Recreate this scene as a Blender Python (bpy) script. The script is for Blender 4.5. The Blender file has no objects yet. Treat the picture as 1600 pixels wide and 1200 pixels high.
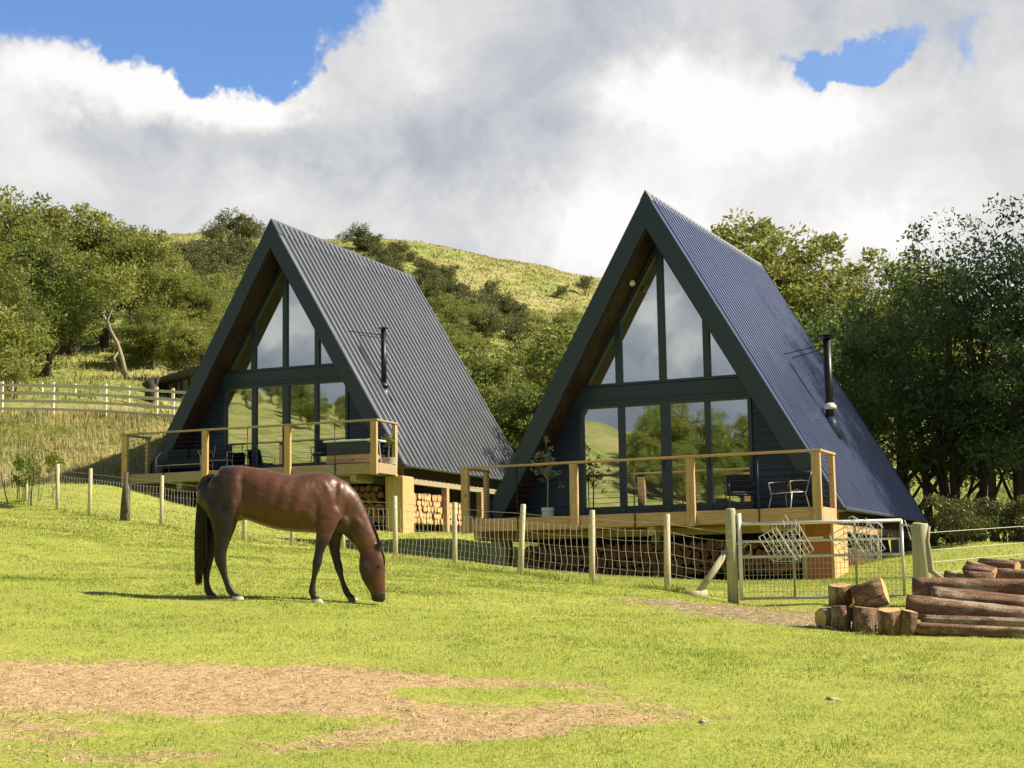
import bpy, math, random
import numpy as np
from mathutils import Vector, Matrix

# ---------------------------------------------------------------- camera
F, PITCH, ROLL = 2500.0, 7.214, 0.982
CZ = 1.5
scene = bpy.context.scene
C = scene.collection
cam_d = bpy.data.cameras.new("camera"); cam = bpy.data.objects.new("camera", cam_d); C.objects.link(cam)
cam_d.sensor_width = 36.0; cam_d.lens = F / 1600 * 36.0; cam_d.clip_start = 0.1; cam_d.clip_end = 3000
_p, _r = math.radians(PITCH), math.radians(ROLL)
_R = Vector((1, 0, 0)); _U = Vector((0, -math.sin(_p), math.cos(_p))); _F = Vector((0, math.cos(_p), math.sin(_p)))
_X = _R * math.cos(_r) - _U * math.sin(_r); _Y = _R * math.sin(_r) + _U * math.cos(_r)
M = Matrix(((_X.x, _Y.x, -_F.x, 0), (_X.y, _Y.y, -_F.y, 0), (_X.z, _Y.z, -_F.z, CZ), (0, 0, 0, 1)))
cam.matrix_world = M
scene.camera = cam

def at(px, py, Y):
    """world point seen at photo pixel (1600x1200) at distance Y along the world y axis"""
    u2 = (px - 800) / F; w2 = (600 - py) / F
    u = u2 * math.cos(_r) + w2 * math.sin(_r); w = -u2 * math.sin(_r) + w2 * math.cos(_r)
    R = _F + _R * u + _U * w
    k = Y / R.y
    return Vector((R.x * k, Y, CZ + R.z * k))

# ---------------------------------------------------------------- world, sun, exposure
SUN_AZ, SUN_EL = 95.0, 41.0          # azimuth clockwise from +Y
EXPO = 0.9
scene.view_settings.view_transform = 'Standard'; scene.view_settings.look = 'None'
scene.view_settings.exposure = EXPO; scene.view_settings.gamma = 1.0
scene.view_settings.use_curve_mapping = False
sd = bpy.data.lights.new("sun", 'SUN'); sd.energy = 5.0; sd.angle = math.radians(0.55); sd.color = (1.0, 0.86, 0.66)
so = bpy.data.objects.new("sun", sd); C.objects.link(so)
_a, _e = math.radians(SUN_AZ), math.radians(SUN_EL)
sdir = Vector((math.sin(_a) * math.cos(_e), math.cos(_a) * math.cos(_e), math.sin(_e)))
so.rotation_euler = sdir.to_track_quat('Z', 'Y').to_euler(); so.location = (30, 10, 40)

world = bpy.data.worlds.new("World"); scene.world = world; world.use_nodes = True
class NT:
    """tiny node-graph helper"""
    def __init__(s, tree): s.t = tree; s.n = tree.nodes; s.l = tree.links
    def node(s, typ, **kw):
        n = s.n.new(typ)
        for k, v in kw.items(): setattr(n, k, v)
        return n
    def put(s, inp, v):
        if v is None: return
        if isinstance(v, bpy.types.NodeSocket): s.l.new(v, inp)
        else: inp.default_value = v
    def m(s, op, a, b=None, c=None, clamp=False):
        n = s.node('ShaderNodeMath', operation=op); n.use_clamp = clamp
        s.put(n.inputs[0], a); s.put(n.inputs[1], b); s.put(n.inputs[2], c)
        return n.outputs[0]
    def vm(s, op, a, b=None, scale=None):
        n = s.node('ShaderNodeVectorMath', operation=op)
        s.put(n.inputs[0], a); s.put(n.inputs[1], b)
        if scale is not None: s.put(n.inputs['Scale'], scale)
        return n.outputs[1] if op in ('LENGTH', 'DOT_PRODUCT') else n.outputs[0]
    def noise(s, vec, scale, detail=4, rough=0.55, dist=0.0, col=False):
        n = s.node('ShaderNodeTexNoise'); s.put(n.inputs['Vector'], vec)
        n.inputs['Scale'].default_value = scale; n.inputs['Detail'].default_value = detail
        n.inputs['Roughness'].default_value = rough; n.inputs['Distortion'].default_value = dist
        return n.outputs['Color'] if col else n.outputs['Fac']
    def mix(s, f, a, b):
        n = s.node('ShaderNodeMix', data_type='RGBA')
        s.put(n.inputs[0], f)
        s.put(n.inputs[6], a if isinstance(a, bpy.types.NodeSocket) else (*a, 1.0) if len(a) == 3 else a)
        s.put(n.inputs[7], b if isinstance(b, bpy.types.NodeSocket) else (*b, 1.0) if len(b) == 3 else b)
        return n.outputs[2]
    def ramp(s, f, lo, hi, smooth=True):
        n = s.node('ShaderNodeMapRange'); n.interpolation_type = 'SMOOTHSTEP' if smooth else 'LINEAR'
        s.put(n.inputs[0], f); n.inputs[1].default_value = lo; n.inputs[2].default_value = hi
        return n.outputs[0]
    def sep(s, v):
        n = s.node('ShaderNodeSeparateXYZ'); s.put(n.inputs[0], v); return n.outputs
    def comb(s, x, y, z):
        n = s.node('ShaderNodeCombineXYZ'); s.put(n.inputs[0], x); s.put(n.inputs[1], y); s.put(n.inputs[2], z); return n.outputs[0]

def build_world():
    t = NT(world.node_tree); world.node_tree.nodes.clear()
    out = t.node('ShaderNodeOutputWorld'); bg = t.node('ShaderNodeBackground')
    t.l.new(bg.outputs[0], out.inputs[0])
    STR = 0.1
    bg.inputs['Strength'].default_value = STR
    sky = t.node('ShaderNodeTexSky', sky_type='NISHITA'); sky.sun_disc = False
    sky.sun_elevation = math.radians(SUN_EL); sky.sun_rotation = math.radians(SUN_AZ)
    sky.altitude = 200; sky.dust_density = 0.4; sky.ozone_density = 2.0
    tc = t.node('ShaderNodeTexCoord'); d = t.vm('NORMALIZE', tc.outputs['Generated'])
    x, y, z = t.sep(d)
    D = 57.2958
    az = t.m('MULTIPLY', t.m('ARCTAN2', x, y), D)
    el = t.m('MULTIPLY', t.m('ARCSINE', z), D)
    # billowing distortion of the cloud outlines, in degrees
    nc = t.noise(d, 9.0, 6, 0.58, col=True); nx, ny, nz = t.sep(nc)
    nc2 = t.noise(d, 34.0, 5, 0.6, col=True); mx, my, mz = t.sep(nc2)
    nc3 = t.noise(d, 110.0, 4, 0.6, col=True); kx, ky, kz = t.sep(nc3)
    azd = t.m('ADD', az, t.m('ADD', t.m('MULTIPLY', t.m('SUBTRACT', nx, 0.5), 9.0), t.m('ADD', t.m('MULTIPLY', t.m('SUBTRACT', mx, 0.5), 2.6), t.m('MULTIPLY', t.m('SUBTRACT', kx, 0.5), .9))))
    eld = t.m('ADD', el, t.m('ADD', t.m('MULTIPLY', t.m('SUBTRACT', ny, 0.5), 5.0), t.m('ADD', t.m('MULTIPLY', t.m('SUBTRACT', my, 0.5), 1.8), t.m('MULTIPLY', t.m('SUBTRACT', ky, 0.5), .7))))
    def A(px): return (px - 800) / F * D
    def E(py): return PITCH + (600 - py) / F * D
    def blob(px, py, rx, ry, a=azd, e=eld, rot=0.0):
        rx = rx / F * D; ry = ry / F * D
        dx = t.m('SUBTRACT', a, A(px)); dy = t.m('SUBTRACT', e, E(py))
        if rot:
            c_, s_ = math.cos(math.radians(rot)), math.sin(math.radians(rot))
            u = t.m('ADD', t.m('MULTIPLY', dx, c_ / rx), t.m('MULTIPLY', dy, s_ / rx))
            v = t.m('ADD', t.m('MULTIPLY', dx, -s_ / ry), t.m('MULTIPLY', dy, c_ / ry))
        else:
            u = t.m('DIVIDE', dx, rx); v = t.m('DIVIDE', dy, ry)
        return t.m('ADD', t.m('MULTIPLY', u, u), t.m('MULTIPLY', v, v))
    def gauss(*a, **k): return t.m('EXPONENT', t.m('MULTIPLY', blob(*a, **k), -1.0))
    # holes in the cloud cover (clear blue)
    hole = None
    for (px, py, rx, ry, amp, rot) in ((170, 25, 400, 150, 1.45, 0), (350, 125, 120, 75, 1.0, 0), (500, -10, 70, 50, .5, 0), (1370, 112, 105, 38, .98, 14), (1520, 120, 40, 70, .55, 0), (1330, 130, 60, 30, .5, 0)):
        g = t.m('MULTIPLY', gauss(px, py, rx, ry, rot=rot), amp)
        hole = g if hole is None else t.m('ADD', hole, g)
    for (px, py, rx, ry, amp) in ((60, 175, 160, 75, -1.2), (290, 215, 130, 70, -1.2), (1330, 215, 200, 40, -.9), (520, 200, 120, 90, -.9)):
        hole = t.m('ADD', hole, t.m('MULTIPLY', gauss(px, py, rx, ry), amp))
    hole = t.m('ADD', hole, t.m('MULTIPLY', t.m('SUBTRACT', mz, 0.5), 0.45))
    # cover: full in the lower sky, breaking up towards the zenith
    big = t.noise(d, 2.6, 5, 0.55)
    up = t.ramp(el, 23, 36)
    cover = t.m('SUBTRACT', 1.0, t.ramp(hole, 0.38, 0.86))
    cover = t.m('MULTIPLY', cover, t.m('SUBTRACT', 1.0, t.m('MULTIPLY', up, t.ramp(big, 0.62, 0.45))))
    cover = t.m('MAXIMUM', cover, t.m('MULTIPLY', gauss(1400, 105, 170, 90), t.m('ADD', .12, t.m('MULTIPLY', t.ramp(nz, .40, .62), .45))))
    # brightness of the cloud: white tops and edges, grey bellies
    B = t.m('ADD', 0.73, t.m('MULTIPLY', t.m('SUBTRACT', t.m('ADD', t.m('MULTIPLY', t.noise(d, 13.0, 8, 0.62, 0.5), .65), t.m('MULTIPLY', t.noise(d, 4.5, 5, 0.55, 0.8), .35)), 0.5), 0.85))
    for (px, py, rx, ry, amp) in ((90, 140, 130, 40, .34), (300, 180, 140, 42, .36), (60, 230, 160, 90, .12), (400, 200, 60, 30, .25), (120, 205, 60, 26, -.14), (215, 235, 70, 26, -.16), (1070, 150, 90, 70, .25), (1200, 210, 170, 90, .28),
                                  (1320, 200, 160, 40, .22), (960, 330, 130, 90, .28), (1150, 380, 300, 60, .20), (620, 140, 60, 35, .16), (430, 330, 200, 50, .16),
                                  (650, 60, 120, 60, .08), (1450, 370, 160, 60, .18),
                                  (760, 200, 190, 90, -.16), (1000, 60, 360, 70, -.14), (620, 270, 220, 60, -.13), (1480, 90, 120, 140, -.10), (240, 300, 160, 60, -.06),
                                  (1250, 330, 200, 50, -.07)):
        B = t.m('ADD', B, t.m('MULTIPLY', gauss(px, py, rx, ry), amp))
    B = t.m('MINIMUM', t.m('MAXIMUM', B, 0.52), 1.0)
    # dimmer behind the photographer, away from the sunlit bank of cloud
    back = t.ramp(y, 0.1, 0.85)
    B = t.m('MULTIPLY', B, t.m('ADD', 0.48, t.m('MULTIPLY', back, 0.52)))
    B = t.m('MULTIPLY', B, t.m('SUBTRACT', 1.0, t.m('MULTIPLY', t.ramp(el, 24, 40), 0.55)))
    for (a0, e0, ra, re, amp) in ((-136, 11, 7, 4, .26), (-136, 9.3, 1.6, .9, .34), (-138.6, 10.8, 1.6, 1.2, -.26), (-134.6, 11, 1.4, .9, -.24), (-137.6, 7.6, 1.5, .8, .36), (-128.5, 9.6, 1.8, .9, .34), (-130.5, 10.6, 1.4, .9, -.25), (-126.6, 10.8, 1.3, .9, -.2), (-141, 16, 5, 4, .35), (-124, 13, 5, 4, .45), (-128, 21, 5, 3, .30), (-137, 21, 4, 2, -.15)):
        dx = t.m('DIVIDE', t.m('SUBTRACT', azd, a0), ra); dy = t.m('DIVIDE', t.m('SUBTRACT', eld, e0), re)
        B = t.m('ADD', B, t.m('MULTIPLY', t.m('EXPONENT', t.m('MULTIPLY', t.m('ADD', t.m('MULTIPLY', dx, dx), t.m('MULTIPLY', dy, dy)), -1.0)), amp))
    k = 0.535 / STR
    tint = t.mix(t.ramp(B, 0.45, 0.85), (0.86, 0.93, 1.06), (1.0, 0.985, 0.97))
    cloud = t.vm('SCALE', tint, scale=t.m('MULTIPLY', B, k))
    skyc = t.vm('MULTIPLY', sky.outputs[0], (0.66, 0.80, 1.0))
    skyc = t.vm('SCALE', skyc, scale=t.m('SUBTRACT', 1.0, t.m('MULTIPLY', t.ramp(el, 24, 55), 0.5)))
    colr = t.mix(cover, skyc, cloud)
    t.l.new(colr, bg.inputs['Color'])
build_world()

# ---------------------------------------------------------------- tagging and mesh helpers
def tag(o, label=None, cat=None, group=None, kind=None):
    if label: o['label'] = label
    if cat: o['category'] = cat
    if group: o['group'] = group
    if kind: o['kind'] = kind
    return o
def empty(name, loc=(0, 0, 0), rz=0.0, label=None, cat=None, group=None):
    o = bpy.data.objects.new(name, None); o.location = loc; o.rotation_euler = (0, 0, rz)
    o.empty_display_size = 0.2; C.objects.link(o)
    return tag(o, label, cat, group)
class MB:
    def __init__(s): s.v = []; s.f = []
    def add(s, vs, fs):
        b = len(s.v); s.v += [tuple(v) for v in vs]; s.f += [tuple(b + i for i in f) for f in fs]; return s
    def box(s, c, d, R=None):
        x, y, z = d[0] / 2, d[1] / 2, d[2] / 2
        P = [Vector(p) for p in ((-x, -y, -z), (x, -y, -z), (x, y, -z), (-x, y, -z), (-x, -y, z), (x, -y, z), (x, y, z), (-x, y, z))]
        if R is not None: P = [R @ p for p in P]
        c = Vector(c)
        return s.add([p + c for p in P], [(0, 3, 2, 1), (4, 5, 6, 7), (0, 1, 5, 4), (1, 2, 6, 5), (2, 3, 7, 6), (3, 0, 4, 7)])
    def bb(s, x0, x1, y0, y1, z0, z1): return s.box(((x0 + x1) / 2, (y0 + y1) / 2, (z0 + z1) / 2), (x1 - x0, y1 - y0, z1 - z0))
    def beam(s, a, b, w, h, up=(0, 0, 1)):
        a, b = Vector(a), Vector(b); d = (b - a); L = d.length; d.normalize()
        u = Vector(up); side = d.cross(u)
        if side.length < 1e-4: side = d.cross(Vector((1, 0, 0)))
        side.normalize(); u = side.cross(d)
        R = Matrix((side, d, u)).transposed()
        return s.box((a + b) / 2, (w, L, h), R)
    def tube(s, pts, r, n=6, cap=True):
        pts = [Vector(p) for p in pts]; k = len(pts)
        rr = r if isinstance(r, (list, tuple)) else [r] * k
        base = len(s.v); prev = None
        for i, p in enumerate(pts):
            d = (pts[min(i + 1, k - 1)] - pts[max(i - 1, 0)])
            if d.length < 1e-7: d = Vector((0, 0, 1))
            d.normalize()
            if prev is None:
                a = d.cross(Vector((0, 0, 1)))
                if a.length < 1e-3: a = d.cross(Vector((1, 0, 0)))
            else: a = prev - d * prev.dot(d)
            a.normalize(); prev = a; b = d.cross(a)
            for j in range(n):
                t = 2 * math.pi * j / n; q = p + (a * math.cos(t) + b * math.sin(t)) * rr[i]; s.v.append(tuple(q))
        for i in range(k - 1):
            for j in range(n):
                j2 = (j + 1) % n
                s.f.append((base + i * n + j, base + i * n + j2, base + (i + 1) * n + j2, base + (i + 1) * n + j))
        if cap:
            s.f.append(tuple(base + j for j in range(n))[::-1]); s.f.append(tuple(base + (k - 1) * n + j for j in range(n)))
        return s
    def prism(s, poly, axis, t0, t1):
        """poly in the plane across axis ('x','y','z'), extruded from t0 to t1"""
        def P(u, v, t): return {'x': (t, u, v), 'y': (u, t, v), 'z': (u, v, t)}[axis]
        n = len(poly); vs = [P(u, v, t0) for u, v in poly] + [P(u, v, t1) for u, v in poly]
        fs = [tuple(range(n)), tuple(range(2 * n - 1, n - 1, -1))] + [(i, i + n, (i + 1) % n + n, (i + 1) % n) for i in range(n)]
        return s.add(vs, fs)
    def build(s, name, mat, parent=None, smooth=False, bevel=0):
        me = bpy.data.meshes.new(name); me.from_pydata(s.v, [], s.f); me.update()
        import bmesh
        bm = bmesh.new(); bm.from_mesh(me); bmesh.ops.recalc_face_normals(bm, faces=bm.faces); bm.to_mesh(me); bm.free()
        return link(name, me, mat, parent, smooth, bevel)
def link(name, me, mat, parent=None, smooth=False, bevel=0):
    if mat is not None: me.materials.append(mat)
    if smooth: me.polygons.foreach_set('use_smooth', [True] * len(me.polygons))
    o = bpy.data.objects.new(name, me); C.objects.link(o)
    if parent: o.parent = parent
    if bevel:
        b = o.modifiers.new('bevel', 'BEVEL'); b.width = bevel; b.segments = 1; b.limit_method = 'ANGLE'
    return o
def np_mesh(name, V, Fc, nside, mat, parent=None, smooth=False, attrs=None):
    me = bpy.data.meshes.new(name); nv = len(V); nf = len(Fc)
    me.vertices.add(nv); me.vertices.foreach_set('co', np.asarray(V, np.float32).ravel())
    me.loops.add(nf * nside); me.loops.foreach_set('vertex_index', np.asarray(Fc, np.int32).ravel())
    me.polygons.add(nf); me.polygons.foreach_set('loop_start', np.arange(0, nf * nside, nside, dtype=np.int32))
    me.polygons.foreach_set('loop_total', np.full(nf, nside, np.int32))
    for k, a in (attrs or {}).items():
        at_ = me.attributes.new(k, 'FLOAT', 'POINT'); at_.data.foreach_set('value', np.asarray(a, np.float32))
    me.update(); me.validate()
    return link(name, me, mat, parent, smooth)
def copy_tree(o, parent=None):
    c = o.copy(); C.objects.link(c)
    if parent is not None: c.parent = parent
    for ch in list(o.children): copy_tree(ch, c)
    return c

# ---------------------------------------------------------------- numpy noise
_rs = np.random.RandomState(7); _perm = _rs.rand(256, 256).astype(np.float64)
def vnoise(x, y):
    xi = np.floor(x).astype(int); yi = np.floor(y).astype(int); fx = x - xi; fy = y - yi
    fx = fx * fx * (3 - 2 * fx); fy = fy * fy * (3 - 2 * fy)
    g = lambda a, b: _perm[a % 256, b % 256]
    return (g(xi, yi) * (1 - fx) + g(xi + 1, yi) * fx) * (1 - fy) + (g(xi, yi + 1) * (1 - fx) + g(xi + 1, yi + 1) * fx) * fy
def fbm(x, y, o=4):
    s = 0; a = .5; t = 0
    for i in range(o): s = s + a * vnoise(x + 17.3 * i, y + 9.1 * i); t += a; a *= .5; x = x * 2.03; y = y * 2.03
    return s / t

# ---------------------------------------------------------------- terrain height
HA = dict(x=-7.181, y=47.249, z=3.498 + CZ, yaw=math.radians(-21.429))
HB = dict(x=3.212, y=36.772, z=1.565 + CZ, yaw=math.radians(-24.348))
def hw(h, x, y, z=0.0):
    c, s = math.cos(h['yaw']), math.sin(h['yaw'])
    return Vector((h['x'] + x * c - y * s, h['y'] + x * s + y * c, h['z'] + z))
ctrl = []
for p in ((0, 1200, 10), (800, 1200, 10), (1600, 1200, 10.3), (370, 937, 19.5), (490, 943, 19.3), (1285, 985, 19), (1600, 1002, 18), (1152, 942, 24.5), (1425, 945, 24.0),
          (90, 797, 41.7), (250, 822, 37.6), (618, 868, 32.3), (813, 897, 27.9), (925, 912, 26.1), (1043, 925, 24.6), (0, 788, 43.5),
          (0, 893, 22.5), (85, 920, 19.7), (200, 930, 19.5), (330, 905, 22.2), (200, 902, 22.2), (1600, 905, 28), (1500, 850, 38),
          (100, 762, 48), (0, 764, 49.5), (190, 764, 46.5), (0, 652, 56), (100, 652, 56), (200, 655, 55), (265, 662, 54.5), (0, 604, 63), (200, 600, 63),
          (60, 560, 70), (190, 586, 67), (300, 560, 72), (240, 480, 92), (400, 480, 92), (560, 470, 98), (700, 520, 90), (850, 520, 95),
          (0, 395, 135), (240, 374, 135), (400, 370, 135), (600, 375, 135), (700, 390, 135), (850, 418, 135), (935, 440, 135), (1200, 500, 135), (1600, 560, 135),
          (1500, 800, 62), (1500, 690, 92), (1750, 700, 90)):
    ctrl.append(tuple(at(*p)))
for h, l in ((HB, (4.1, 0, -1.53)), (HB, (4.1, 8.5, -1.55)), (HB, (-4, 0, -1.2)), (HB, (-4, 9, -1.1)), (HA, (4.3, 0, -1.94)), (HA, (4.3, 4, -1.85)), (HA, (4.3, 10, -1.5)), (HA, (-4, 0, -1.6)), (HA, (-4, 10, -.6)), (HB, (0, 14, -.9)), (HA, (0, 15, .3))):
    ctrl.append(tuple(hw(h, *l)))
for p in ((0, 0, -0.05), (-5, 1, .2), (5, 0, -.3), (-9, 10, .9), (9, 8, -.2), (12, 20, .4), (14, 30, 1.0), (-14, 22, 3.0), (-14, 32, 3.4), (18, 45, 2.2), (-40, 20, 9), (40, 20, -2), (-60, 60, 16), (60, 60, 6),
          (-160, 100, 36), (160, 100, 14), (-100, 20, 22), (120, 10, -10), (-60, 200, 33), (60, 200, 30), (0, 170, 33), (0, 300, 20), (-200, 300, 20), (200, 300, 18),
          (-96, -72, 17.5), (-84, -90, 11.5), (-78, -98, 8.5), (-60, -110, 6), (-160, -120, 26), (-40, -30, 3), (-20, -15, .5), (0, -60, -3), (60, -60, -8), (0, -220, 0), (-250, -250, 22), (250, -250, -5), (300, 50, 0), (-300, 50, 50)):
    ctrl.append(p)
ctrl = np.array(ctrl)
def _tps(r2): return np.where(r2 > 1e-9, 0.5 * r2 * np.log(np.maximum(r2, 1e-9)), 0.0)
_n = len(ctrl); _S = 50.0; _cx = ctrl[:, :2] / _S
_K = _tps(((_cx[:, None] - _cx[None]) ** 2).sum(-1)) + np.eye(_n) * 2e-5
_P = np.hstack([np.ones((_n, 1)), _cx])
_A = np.block([[_K, _P], [_P.T, np.zeros((3, 3))]])
_w = np.linalg.solve(_A, np.concatenate([ctrl[:, 2], np.zeros(3)]))
def gz(x, y):
    x = np.atleast_1d(np.asarray(x, float)); y = np.atleast_1d(np.asarray(y, float)); sh = x.shape
    q = np.stack([x.ravel(), y.ravel()], -1) / _S; out = np.empty(len(q))
    for i in range(0, len(q), 20000):
        s = q[i:i + 20000]; out[i:i + 20000] = _tps(((s[:, None] - _cx[None]) ** 2).sum(-1)) @ _w[:_n] + _w[_n] + s @ _w[_n + 1:]
    return out.reshape(sh)
def G(x, y): return float(gz(x, y)[0])
def on(px, py_guess, Y):
    """point on the ground below the view ray's x at distance Y"""
    p = at(px, py_guess, Y); p.z = G(p.x, p.y); return p
def ghit(px, py, lo=4, hi=60):
    Y = np.linspace(lo, hi, 600); P = [at(px, py, float(v)) for v in Y]
    g = gz([p.x for p in P], [p.y for p in P])
    for p, z in zip(P, g):
        if p.z <= z: return Vector((p.x, p.y, z))
    return P[-1]

# ---------------------------------------------------------------- materials
def mat(name):
    m = bpy.data.materials.new(name); m.use_nodes = True; m.node_tree.nodes.clear()
    t = NT(m.node_tree); out = t.node('ShaderNodeOutputMaterial'); return m, t, out
def pbr(t, out, col, rough=0.6, metal=0.0, spec=0.5, bump=None, bstr=0.3, bdist=0.02, **kw):
    b = t.node('ShaderNodeBsdfPrincipled')
    t.put(b.inputs['Base Color'], col if isinstance(col, bpy.types.NodeSocket) else (*col, 1.0))
    t.put(b.inputs['Roughness'], rough); t.put(b.inputs['Metallic'], metal); t.put(b.inputs['Specular IOR Level'], spec)
    for k, v in kw.items(): t.put(b.inputs[k], v)
    if bump is not None:
        n = t.node('ShaderNodeBump'); n.inputs['Strength'].default_value = bstr; n.inputs['Distance'].default_value = bdist
        t.put(n.inputs['Height'], bump); t.l.new(n.outputs[0], b.inputs['Normal'])
    t.l.new(b.outputs[0], out.inputs[0]); return b
def obj_co(t): return t.node('ShaderNodeTexCoord').outputs['Object']
def world_co(t): return t.node('ShaderNodeNewGeometry').outputs['Position']
def simple(name, col, rough=0.6, metal=0.0, var=0.15, scale=8.0, bstr=0.1, spec=0.5, dirt=None):
    m, t, out = mat(name); co = obj_co(t)
    n = t.noise(co, scale, 5, 0.6)
    c = t.mix(n, tuple(max(0, v * (1 - var * 2)) for v in col), tuple(min(1, v * (1 + var * 2)) for v in col))
    if dirt: c = t.mix(t.ramp(t.noise(co, scale * .35, 4), .5, .75), c, dirt)
    pbr(t, out, c, rough, metal, spec, bump=t.noise(co, scale * 6, 4), bstr=bstr, bdist=0.01)
    return m
def wood_mat(name, a, b, axis='x', scale=5.0, rough=0.7, knots=True, grey=None):
    m, t, out = mat(name); co = obj_co(t)
    st = {'x': (0.35, 7, 7), 'y': (7, 0.35, 7), 'z': (7, 7, 0.35)}[axis]
    v = t.vm('MULTIPLY', co, st)
    oi = t.node('ShaderNodeObjectInfo')
    v = t.vm('ADD', v, t.comb(t.m('MULTIPLY', oi.outputs['Random'], 37.0), t.m('MULTIPLY', oi.outputs['Random'], 11.0), 0.0))
    g = t.noise(v, scale, 5, 0.65, 0.8)
    c = t.mix(t.ramp(g, .3, .72), a, b)
    if knots:
        k = t.noise(t.vm('MULTIPLY', co, tuple(.5 if s < 1 else .6 for s in st)), 9.0, 2)
        c = t.mix(t.ramp(k, .70, .78), c, tuple(x * .35 for x in a))
    if grey: c = t.mix(t.ramp(t.noise(co, 1.8, 4), .4, .7), c, grey)
    pbr(t, out, c, rough, bump=g, bstr=0.25, bdist=0.004); return m

MT = {}
MT['wood'] = wood_mat('larch', (.40, .25, .13), (.60, .42, .25), 'x')
MT['woodz'] = wood_mat('larch_upright', (.40, .25, .13), (.62, .44, .26), 'z')
MT['wood_grey'] = wood_mat('weathered_larch', (.30, .23, .14), (.47, .37, .23), 'x', grey=(.33, .31, .24))
MT['woodz_y'] = wood_mat('golden_larch_upright', (.46, .30, .12), (.66, .46, .21), 'z')
MT['pier'] = wood_mat('cedar_cladding', (.33, .115, .055), (.44, .17, .085), 'z', 3.0)
MT['pier_a'] = wood_mat('pale_cladding', (.52, .36, .15), (.66, .50, .25), 'z', 3.0)
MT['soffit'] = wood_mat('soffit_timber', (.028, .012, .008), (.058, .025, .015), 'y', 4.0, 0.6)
MT['post'] = wood_mat('treated_post', (.44, .40, .27), (.62, .57, .41), 'z', 6.0, 0.8)
MT['gatepost'] = wood_mat('old_gatepost', (.30, .28, .19), (.50, .47, .34), 'z', 5.0, 0.85, grey=(.34, .34, .24))
MT['rail'] = wood_mat('pale_rail', (.62, .57, .42), (.84, .79, .62), 'x', 6.0, 0.85)
MT['navy'] = simple('navy_paint', (.011, .029, .066), .45, var=.1, bstr=.03)
MT['navy_frame'] = simple('navy_frame', (.014, .034, .062), .38, var=.05, bstr=.02)
MT['fascia'] = simple('fascia_metal', (.012, .030, .064), .42, 0.0, var=.08, scale=3, bstr=.03)
MT['black'] = simple('black_steel', (.012, .013, .015), .4, 0.3, var=.1, bstr=.02)
MT['steel'] = simple('galvanised', (.62, .62, .60), .42, .35, var=.12, scale=14, bstr=.08)
MT['wire'] = simple('galvanised_wire', (.50, .48, .41), .5, .2, var=.1, scale=9, bstr=0)
MT['white'] = simple('white_paint', (.78, .78, .76), .5, var=.04, bstr=.02)
MT['dark_fabric'] = simple('dark_cushion', (.02, .025, .035), .9, var=.2, bstr=.1)
MT['white_fabric'] = simple('white_cushion', (.62, .62, .58), .9, var=.06, bstr=.1)
MT['concrete'] = simple('concrete', (.38, .36, .31), .9, var=.15, scale=5, bstr=.3)
MT['interior'] = simple('interior_plaster', (.30, .29, .25), .9, var=.05, bstr=0)
MT['interior_floor'] = wood_mat('interior_floor', (.16, .11, .07), (.24, .17, .11), 'y')
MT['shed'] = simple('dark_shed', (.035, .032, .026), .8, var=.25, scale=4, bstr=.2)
MT['cut'] = None

def roof_mat(name, base, rough, metal, sp):
    m, t, out = mat(name); co = obj_co(t)
    n = t.noise(t.vm('MULTIPLY', co, (0.6, 6, 0.6)), 2.0, 5, .6)
    c = t.mix(n, tuple(v * .72 for v in base), tuple(v * 1.25 for v in base))
    c = t.mix(t.ramp(t.noise(co, .9, 5), .5, .8), c, tuple(v * 1.2 for v in base))
    r = t.m('ADD', rough - .06, t.m('MULTIPLY', n, .12))
    pbr(t, out, c, r, metal, sp, bump=t.noise(co, 30, 3), bstr=.04, bdist=.003); return m
MT['roofA'] = roof_mat('box_profile_steel', (.31, .33, .36), .34, .6, .8)
MT['roofB'] = roof_mat('corrugated_steel', (.20, .24, .39), .30, .6, .8)
MT['ridge'] = roof_mat('ridge_flashing', (.30, .31, .34), .35, .35, .7)
MT['ridge_a'] = roof_mat('ridge_flashing_dark', (.10, .115, .14), .4, .35, .7)

def glass_mat():
    m, t, out = mat('solar_glass'); co = obj_co(t)
    g = t.node('ShaderNodeBsdfGlossy'); g.inputs['Color'].default_value = (.80, .84, .84, 1); g.inputs['Roughness'].default_value = 0.015
    bmp = t.node('ShaderNodeBump'); bmp.inputs['Strength'].default_value = .10; bmp.inputs['Distance'].default_value = .02
    t.put(bmp.inputs['Height'], t.noise(co, 1.1, 1)); t.l.new(bmp.outputs[0], g.inputs['Normal'])
    tr = t.node('ShaderNodeBsdfTransparent'); tr.inputs['Color'].default_value = (.80, .86, .82, 1)
    fr = t.node('ShaderNodeFresnel'); fr.inputs['IOR'].default_value = 1.5
    mx = t.node('ShaderNodeMixShader'); t.put(mx.inputs[0], t.m('ADD', 0.60, t.m('MULTIPLY', fr.outputs[0], .5), clamp=True))
    t.l.new(tr.outputs[0], mx.inputs[1]); t.l.new(g.outputs[0], mx.inputs[2]); t.l.new(mx.outputs[0], out.inputs[0]); return m
MT['glass'] = glass_mat()

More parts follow.
